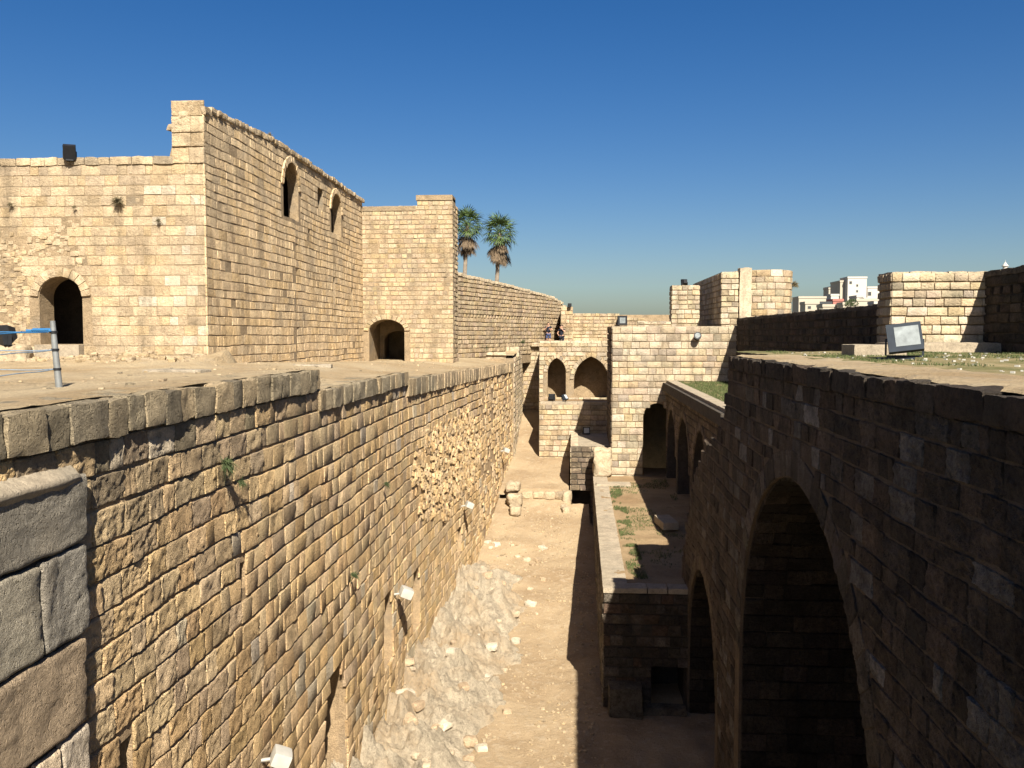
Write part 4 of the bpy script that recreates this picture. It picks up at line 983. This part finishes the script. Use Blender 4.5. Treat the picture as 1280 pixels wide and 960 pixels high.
# white lamps along the left wall
for (y, z, sz, lab) in [(13.5, -6.8, 0.30, 'white box lamp low on the left wall at the bottom edge of the picture'), (24.1, -7.25, 0.34, 'white lamp on the left wall above the two dark niches'),
                        (35.6, -7.0, 0.30, 'white lamp on the left wall below the rubble patch'), (48.2, -6.4, 0.3, 'farthest white lamp near the end of the left wall')]:
    r = thing('wall_lamp', lab, 'lamp', (xl(y)+0.08, y, z), 'white lamps along the left wall')
    MB().block((0.28, 0, 0.05), (0.3*sz/.3, 0.36*sz/.3, 0.24*sz/.3), 4, 0.004, rad(20), y, (1, 1, 1), 0.12, (0, rad(24))).build('housing', M['white'], r, True, loc=True)
    MB().tube([(-0.1, 0, -.02), (0.2, 0, 0.03)], [0.03, 0.03], 6).build('bracket', M['white'], r, True, loc=True)

# ================================================================== ROPE FENCE
posts = [(-8.81, 14.5, -0.92, 0.23, 'leaning pale steel fence post with blue ropes on the left terrace'), (-13.2, 15.2, -0.9, 0.22, 'steel fence post far left beyond the picture edge'), (-9.0, 11.2, -0.9, 0.2, 'steel fence post nearer the viewer beyond the left picture edge')]
for (x, y, z0, z1, lab) in posts:
    r = thing('fence_post', lab, 'fence post', (x, y, z0), 'rope fence posts')
    MB().tube([(0.06, 0, -0.05), (0.0, 0, (z1-z0)*.6), (-0.03, 0, z1-z0)], [0.058, 0.05, 0.042], 12).build('pipe', M['grey_pipe'], r, True, loc=True)
    for zz in (0.96, 0.66, 0.33):
        MB().tube([(0.055-0.08*zz, 0, zz-.02), (0.055-0.08*zz, 0, zz+.02)], [0.064, 0.064], 12).build('rope_loop', M['black'], r, True, loc=True)
def rope(a, b, sag, rr, mat, lab):
    pts = []
    for i in range(15):
        t = i/14; p = Vector(a).lerp(Vector(b), t); p.z -= sag*4*t*(1-t)+0.008*math.sin(t*17); pts.append(tuple(p))
    tag(MB().tube(pts, [rr]*15, 6).build('rope', mat, None, True), lab, 'rope')
A = posts[0]
for i, zz in enumerate((0.98, 0.66, 0.33)):
    nm = ('top', 'middle', 'bottom')[i]; mt = M['blue_rope'] if i == 0 else M['grey_rope']
    a = (A[0]-0.02, A[1], A[2]+zz)
    rope(a, (posts[1][0], posts[1][1], posts[1][2]+zz+0.03), 0.05, 0.010, mt, f'{nm} blue rope running level from the steel post to the left')
    rope(a, (posts[2][0], posts[2][1], posts[2][2]+zz-0.03), 0.05, 0.010, mt, f'{nm} blue rope slanting from the steel post towards the viewer')
mb = MB()
for k in range(9): mb.tube([(A[0]-0.10-0.035*k, A[1]-0.035, A[2]+0.985), (A[0]-0.10-0.035*k, A[1]+0.03, A[2]+1.02), (A[0]-0.12-0.035*k, A[1]-0.02, A[2]+0.95)], [0.016]*3, 5)
mb.tube([(A[0], A[1], A[2]+0.985), (A[0]-0.5, A[1], A[2]+0.985)], [0.022, 0.022], 6)
tag(mb.build('rope_knot', M['blue_rope'], None, True), 'bright blue knotted rope coil at the top of the steel post', 'rope')

# ================================================================== PEOPLE (far off, by the sloping wall)
def skin_mesh(name, verts, edges, radii, mat, parent, root_i=0, sub=2):
    me = bpy.data.meshes.new(name); me.from_pydata(verts, edges, []); me.materials.append(mat)
    o = bpy.data.objects.new(name, me); COL.objects.link(o); o.parent = parent
    m = o.modifiers.new('skin', 'SKIN'); m.use_smooth_shade = True
    for i, rr in enumerate(radii):
        sv = me.skin_vertices[0].data[i] if me.skin_vertices else None
        if sv: sv.radius = rr if isinstance(rr, tuple) else (rr, rr)
    if me.skin_vertices: me.skin_vertices[0].data[root_i].use_root = True
    m2 = o.modifiers.new('sub', 'SUBSURF'); m2.levels = sub; m2.render_levels = sub
    return o
def person(loc, rz, pose, label, lower):
    r = thing('person', label, 'person', loc); r.rotation_euler = (0, 0, rz)
    # facing -Y
    V = [(0,0,.92),(0,0,1.10),(0,0,1.32),(0,0,1.44),(0,-.01,1.50),(0,-.02,1.60),(0,-.02,1.70),
         (.10,0,.88),(.10,-.02,.48),(.10,.01,.09),(.10,-.13,.04),(-.10,0,.88),(-.11,-.01,.48),(-.11,.02,.09),(-.11,-.11,.04)]
    Rr = [(.15,.11),(.13,.10),(.155,.11),(.12,.08),.052,.088,.07,.085,.058,.04,.04,.085,.058,.04,.04]
    E_ = [(0,1),(1,2),(2,3),(3,4),(4,5),(5,6),(0,7),(7,8),(8,9),(9,10),(0,11),(11,12),(12,13),(13,14)]
    for sx, (el_, wr) in ((1, pose[0]), (-1, pose[1])):
        b = len(V); V += [(sx*.18, 0, 1.40), (sx*el_[0], el_[1], el_[2]), (sx*wr[0], wr[1], wr[2])]
        Rr += [.06, .042, .032]; E_ += [(3, b), (b, b+1), (b+1, b+2)]
        w = Vector(V[b+2]); d = (w-Vector(V[b+1])).normalized()
        side = d.cross(Vector((0, 1, 0.2))).normalized(); pb = len(V); V.append(tuple(w+d*.08)); Rr.append(.034); E_.append((b+2, pb))
        for k in range(4):
            q = w+d*.09+side*(k-1.5)*.022; c = len(V); V += [tuple(q+d*.035), tuple(q+d*.07+Vector((0, -.012, -.012)))]; Rr += [.0095, .008]; E_ += [(pb, c), (c, c+1)]
        c = len(V); V.append(tuple(w+d*.05+side*.06)); Rr.append(.011); E_.append((b+2, c))
    body = skin_mesh('body', V, E_, Rr, M['skin'], r)
    skin_mesh('shirt', [(0,0,.90),(0,0,1.10),(0,0,1.32),(0,0,1.43),(.19,0,1.40),(-.19,0,1.40),(.5*(.18+pose[0][0][0]),pose[0][0][1]*.5,(1.40+pose[0][0][2])/2),(-.5*(.18+pose[1][0][0]),pose[1][0][1]*.5,(1.40+pose[1][0][2])/2)],
              [(0,1),(1,2),(2,3),(3,4),(3,5),(4,6),(5,7)], [(.165,.13),(.148,.12),(.172,.128),(.10,.09),.075,.075,.066,.066], M['navy'], r)
    if lower == 'shorts':
        skin_mesh('shorts', [(0,0,.95),(.10,0,.86),(.115,-.01,.52),(-.10,0,.86),(-.12,0,.52)], [(0,1),(1,2),(0,3),(3,4)], [(.165,.13),.11,.105,.11,.105], M['denim'], r)
    else:
        skin_mesh('trousers', [(0,0,.95),(.10,0,.86),(.10,-.02,.48),(.10,.01,.10),(-.10,0,.86),(-.11,-.01,.48),(-.11,.02,.10)], [(0,1),(1,2),(2,3),(0,4),(4,5),(5,6)], [(.165,.13),.105,.078,.062,.105,.078,.062], M['navy'], r)
    mb = MB(); n = 12; vs = []
    for j in range(7):
        ph = rad(90-j*19)
        for k in range(n):
            th = 2*math.pi*k/n; f = -math.sin(th)
            lim = 1.0 if not (f > 0.3 and j > 2) else 0.55
            vs.append((0.097*math.cos(ph)*math.cos(th), -0.0+0.105*math.cos(ph)*math.sin(th)*lim+0.012, 1.655+0.115*math.sin(ph)))
    mb.add(vs, [(j*n+k, j*n+(k+1) % n, (j+1)*n+(k+1) % n, (j+1)*n+k) for j in range(6) for k in range(n)]); mb.build('hair', M['hair'], r, True, loc=True)
    mb = MB()
    for sx in (-1, 1): mb.block((sx*.032, -.104, 1.625), (.022, .012, .012), 2, 0, 0, 0, None, .4)
    mb.build('eyes', M['hair'], r, True, loc=True)
    MB().block((0, -.112, 1.592), (.026, .034, .045), 2, .002, 0, 0, None, .4).build('nose', M['skin'], r, True, loc=True)
    MB().block((0, -.102, 1.548), (.048, .014, .012), 2, 0, 0, 0, None, .4).build('mouth', M['bag'], r, True, loc=True)
    for sx in (-1, 1): MB().block((sx*.095, 0, 1.60), (.018, .036, .06), 2, .002, 0, 0, None, .4).build('ear', M['skin'], r, True, loc=True)
    for sx in (-1, 1): MB().block((sx*.105, -.05, .045), (.095, .27, .085), 4, .004, 0, 0, None, .3).build('shoe', M['hair'], r, True, loc=True)
    return r
person((-1.88, 66.0, -0.86), rad(10), (((.30, -.08, 1.16), (.10, -.26, 1.24)), ((.34, -.05, 1.15), (.16, -.22, 1.38))), 'standing person in dark top and blue shorts with a raised hand', 'shorts')
person((-0.88, 65.6, -1.05), rad(-22), (((.30, -.12, 1.22), (.06, -.22, 1.50)), ((.33, -.04, 1.12), (.18, -.2, 1.02))), 'person in dark clothes leaning by the buttress with a hand at the face', 'trousers')
r = thing('bag', 'dark reddish brown bag standing at the feet of the person in shorts', 'bag', (-2.05, 65.4, -0.86))
MB().block((0, 0, 0.22), (0.40, 0.26, 0.46), 5, 0.02, 0, 3, None, 0.3).build('pouch', M['bag'], r, True, loc=True)
MB().tube([(-.1, 0, .42), (-.06, 0, .52), (.06, 0, .52), (.1, 0, .42)], [.014]*4, 6).build('handle', M['bag'], r, True, loc=True)

# ================================================================== CITY BEYOND
def building(x0, x1, y, z1, dep, mat, label, wins=(), parapet=True, zb=-39.0):
    r = thing('town_building', label, 'building', ((x0+x1)/2, y+dep/2, zb), 'town buildings beyond the parapet')
    MB().box(x0, x1, y, y+dep, zb, z1).build('wall', M[mat], r)
    if parapet: 
        b = MB(); t = 0.5
        b.box(x0-.3, x1+.3, y-.3, y+t, z1, z1+1.2); b.box(x0-.3, x0+t, y+t, y+dep, z1, z1+1.2); b.box(x1-t, x1+.3, y+t, y+dep, z1, z1+1.2); b.build('parapet', M[mat], r)
    for (u, z, w, h) in wins:
        xw = x0+(x1-x0)*u
        f = MB().box(xw-w/2-.15, xw+w/2+.15, y-.14, y+.05, z-h/2-.15, z+h/2+.15).build('window', M['city_cream'], r)
        MB().box(xw-w/2, xw+w/2, y-.20, y-.10, z-h/2, z+h/2).build('pane', M['city_dark'], f)
    return r
def PX(px, Y): return (px-717)/1106*Y/(1-0*Y)
def PZ(py, Y): return -(py-418)/1106*Y
def town(px0, px1, pyt, Y, dep, mat, label, wins=()):
    x0, x1, z1 = PX(px0, Y), PX(px1, Y), PZ(pyt, Y)
    return building(x0, x1, Y, z1, dep, mat, label, [(u, z1-dz, w, h) for u, dz, w, h in wins])
town(1049, 1071.5, 350, 640, 18, 'city_white', 'tall white apartment block on the skyline', [(0.5, 5+4*i, 1.2, 1.4) for i in range(4)] + [(0.15, 3, 1.6, 1.8)])
town(1040, 1052, 354.5, 646, 24, 'city_cream', 'shaded side wing at the left of the tall white block')
town(1029, 1045, 361.5, 690, 20, 'city_white', 'lower white block left of the tall apartment block', [(0.5, 6, 1.2, 1.4)])
town(1026.5, 1030, 363, 684, 14, 'city_cream', 'narrow grey edge of the lower white block')
town(1072.5, 1094, 362, 660, 18, 'city_white', 'broad pale block right of the tall apartment block', [(0.12, 4, 2.2, 2.6), (0.84, 4.2, 1.8, 2.0)])
town(991, 1023.5, 374, 560, 16, 'city_cream', 'long cream house with a flat roof at the left of the town', [(0.12+0.18*i, 3.0, 1.8, 1.6) for i in range(4)])
town(1032, 1044, 377.5, 500, 12, 'city_red', 'small red rendered house among the town roofs', [(0.8, 2.5, 2, 2)])
town(999, 1015, 381, 430, 10, 'city_cream', 'low cream house just above the long parapet', [(0.3, 1.6, 1.4, 1.2)])
town(1014, 1030, 381, 440, 10, 'city_dark', 'dark roofed house beside the red house')
town(1020, 1047, 384.5, 410, 10, 'city_cream', 'low house with a wide dark eave under the red house', [(0.3, 1.4, 9, 0.9)])
town(1044, 1060, 382, 400, 9, 'city_cream', 'pale low house under the tree in the town')
town(1060, 1085, 377.5, 440, 12, 'city_cream', 'sandy low house right of the town tree')
town(1081, 1096, 381, 420, 9, 'city_white', 'white house with a dark roof terrace by the merlon', [(0.5, 1.2, 4.2, 1.1)])
ordn = ['first', 'second', 'third', 'fourth', 'fifth', 'sixth', 'seventh', 'eighth', 'ninth', 'tenth']
for i in range(10):
    px0 = 990+i*10+U(-1.5, 1.5); w_ = U(6, 11); yy = U(450, 740); pt = U(370, 384)
    mt = 'city_white' if i % 3 else 'city_cream'
    town(px0, min(px0+w_, 1095), pt, yy, U(9, 16), mt, '%s from the left of the small flat roofed town houses, %s' % (ordn[i], 'white' if i % 3 else 'cream'), [(u, U(2.2, 3.5), 1.3, 1.3) for u in (0.25, 0.7)][:rnd.choice([1, 2])])
# tree in the town
r = thing('town_tree', 'dark green tree between the town houses', 'tree', (PX(1054, 395), 395, -38))
MB().tube([(0, 0, 0), (0.3, 0, 20), (0.0, 0, PZ(385, 395)+38)], [0.6, 0.5, 0.25], 8).build('trunk', M['trunk'], r, True, loc=True)
mb = MB(); zc = PZ(380.5, 395)+38
for _ in range(1500):
    d = Vector((U(-1, 1), U(-1, 1), U(-1, 1)))
    if d.length > 1 or fbm(d.x*2, d.y*2, d.z*2) < -0.15: continue
    p = Vector((d.x*3.0, d.y*2.6, zc+d.z*2.1)); q = U(.12, .3); a = Vector((U(-1, 1), U(-1, 1), U(-1, 1))).normalized()*q; b = a.cross(Vector((U(-1, 1), 1, U(-1, 1)))).normalized()*q
    mb.add([tuple(p-a), tuple(p+b), tuple(p+a), tuple(p-b)], [(0, 1, 2, 3)])
mb.build('crown', M['weed'], r, loc=True)
# minaret
Ym = 420; xm = PX(1233, Ym)
r = thing('minaret', 'white minaret tip rising above the dark side wall', 'minaret', (xm, Ym, -38))
zt = PZ(331, Ym)+38
def drum(z0, z1, r0, r1, nm, mt='city_white', n=12): MB().tube([(0, 0, z0), (0, 0, z1)], [r0, r1], n).build(nm, M[mt], r, True, loc=True)
drum(0, zt-5.0, 1.5, 1.3, 'shaft'); drum(zt-5.0, zt-4.4, 2.0, 2.1, 'balcony'); drum(zt-4.4, zt-2.1, 1.05, 1.0, 'lantern'); drum(zt-2.1, zt-1.8, 1.5, 1.5, 'cornice'); drum(zt-1.8, zt, 1.2, 0.08, 'spire'); drum(zt, zt+.9, .06, .04, 'finial')
print('objects', len(bpy.data.objects), 'polys', sum(len(m.polygons) for m in bpy.data.meshes))
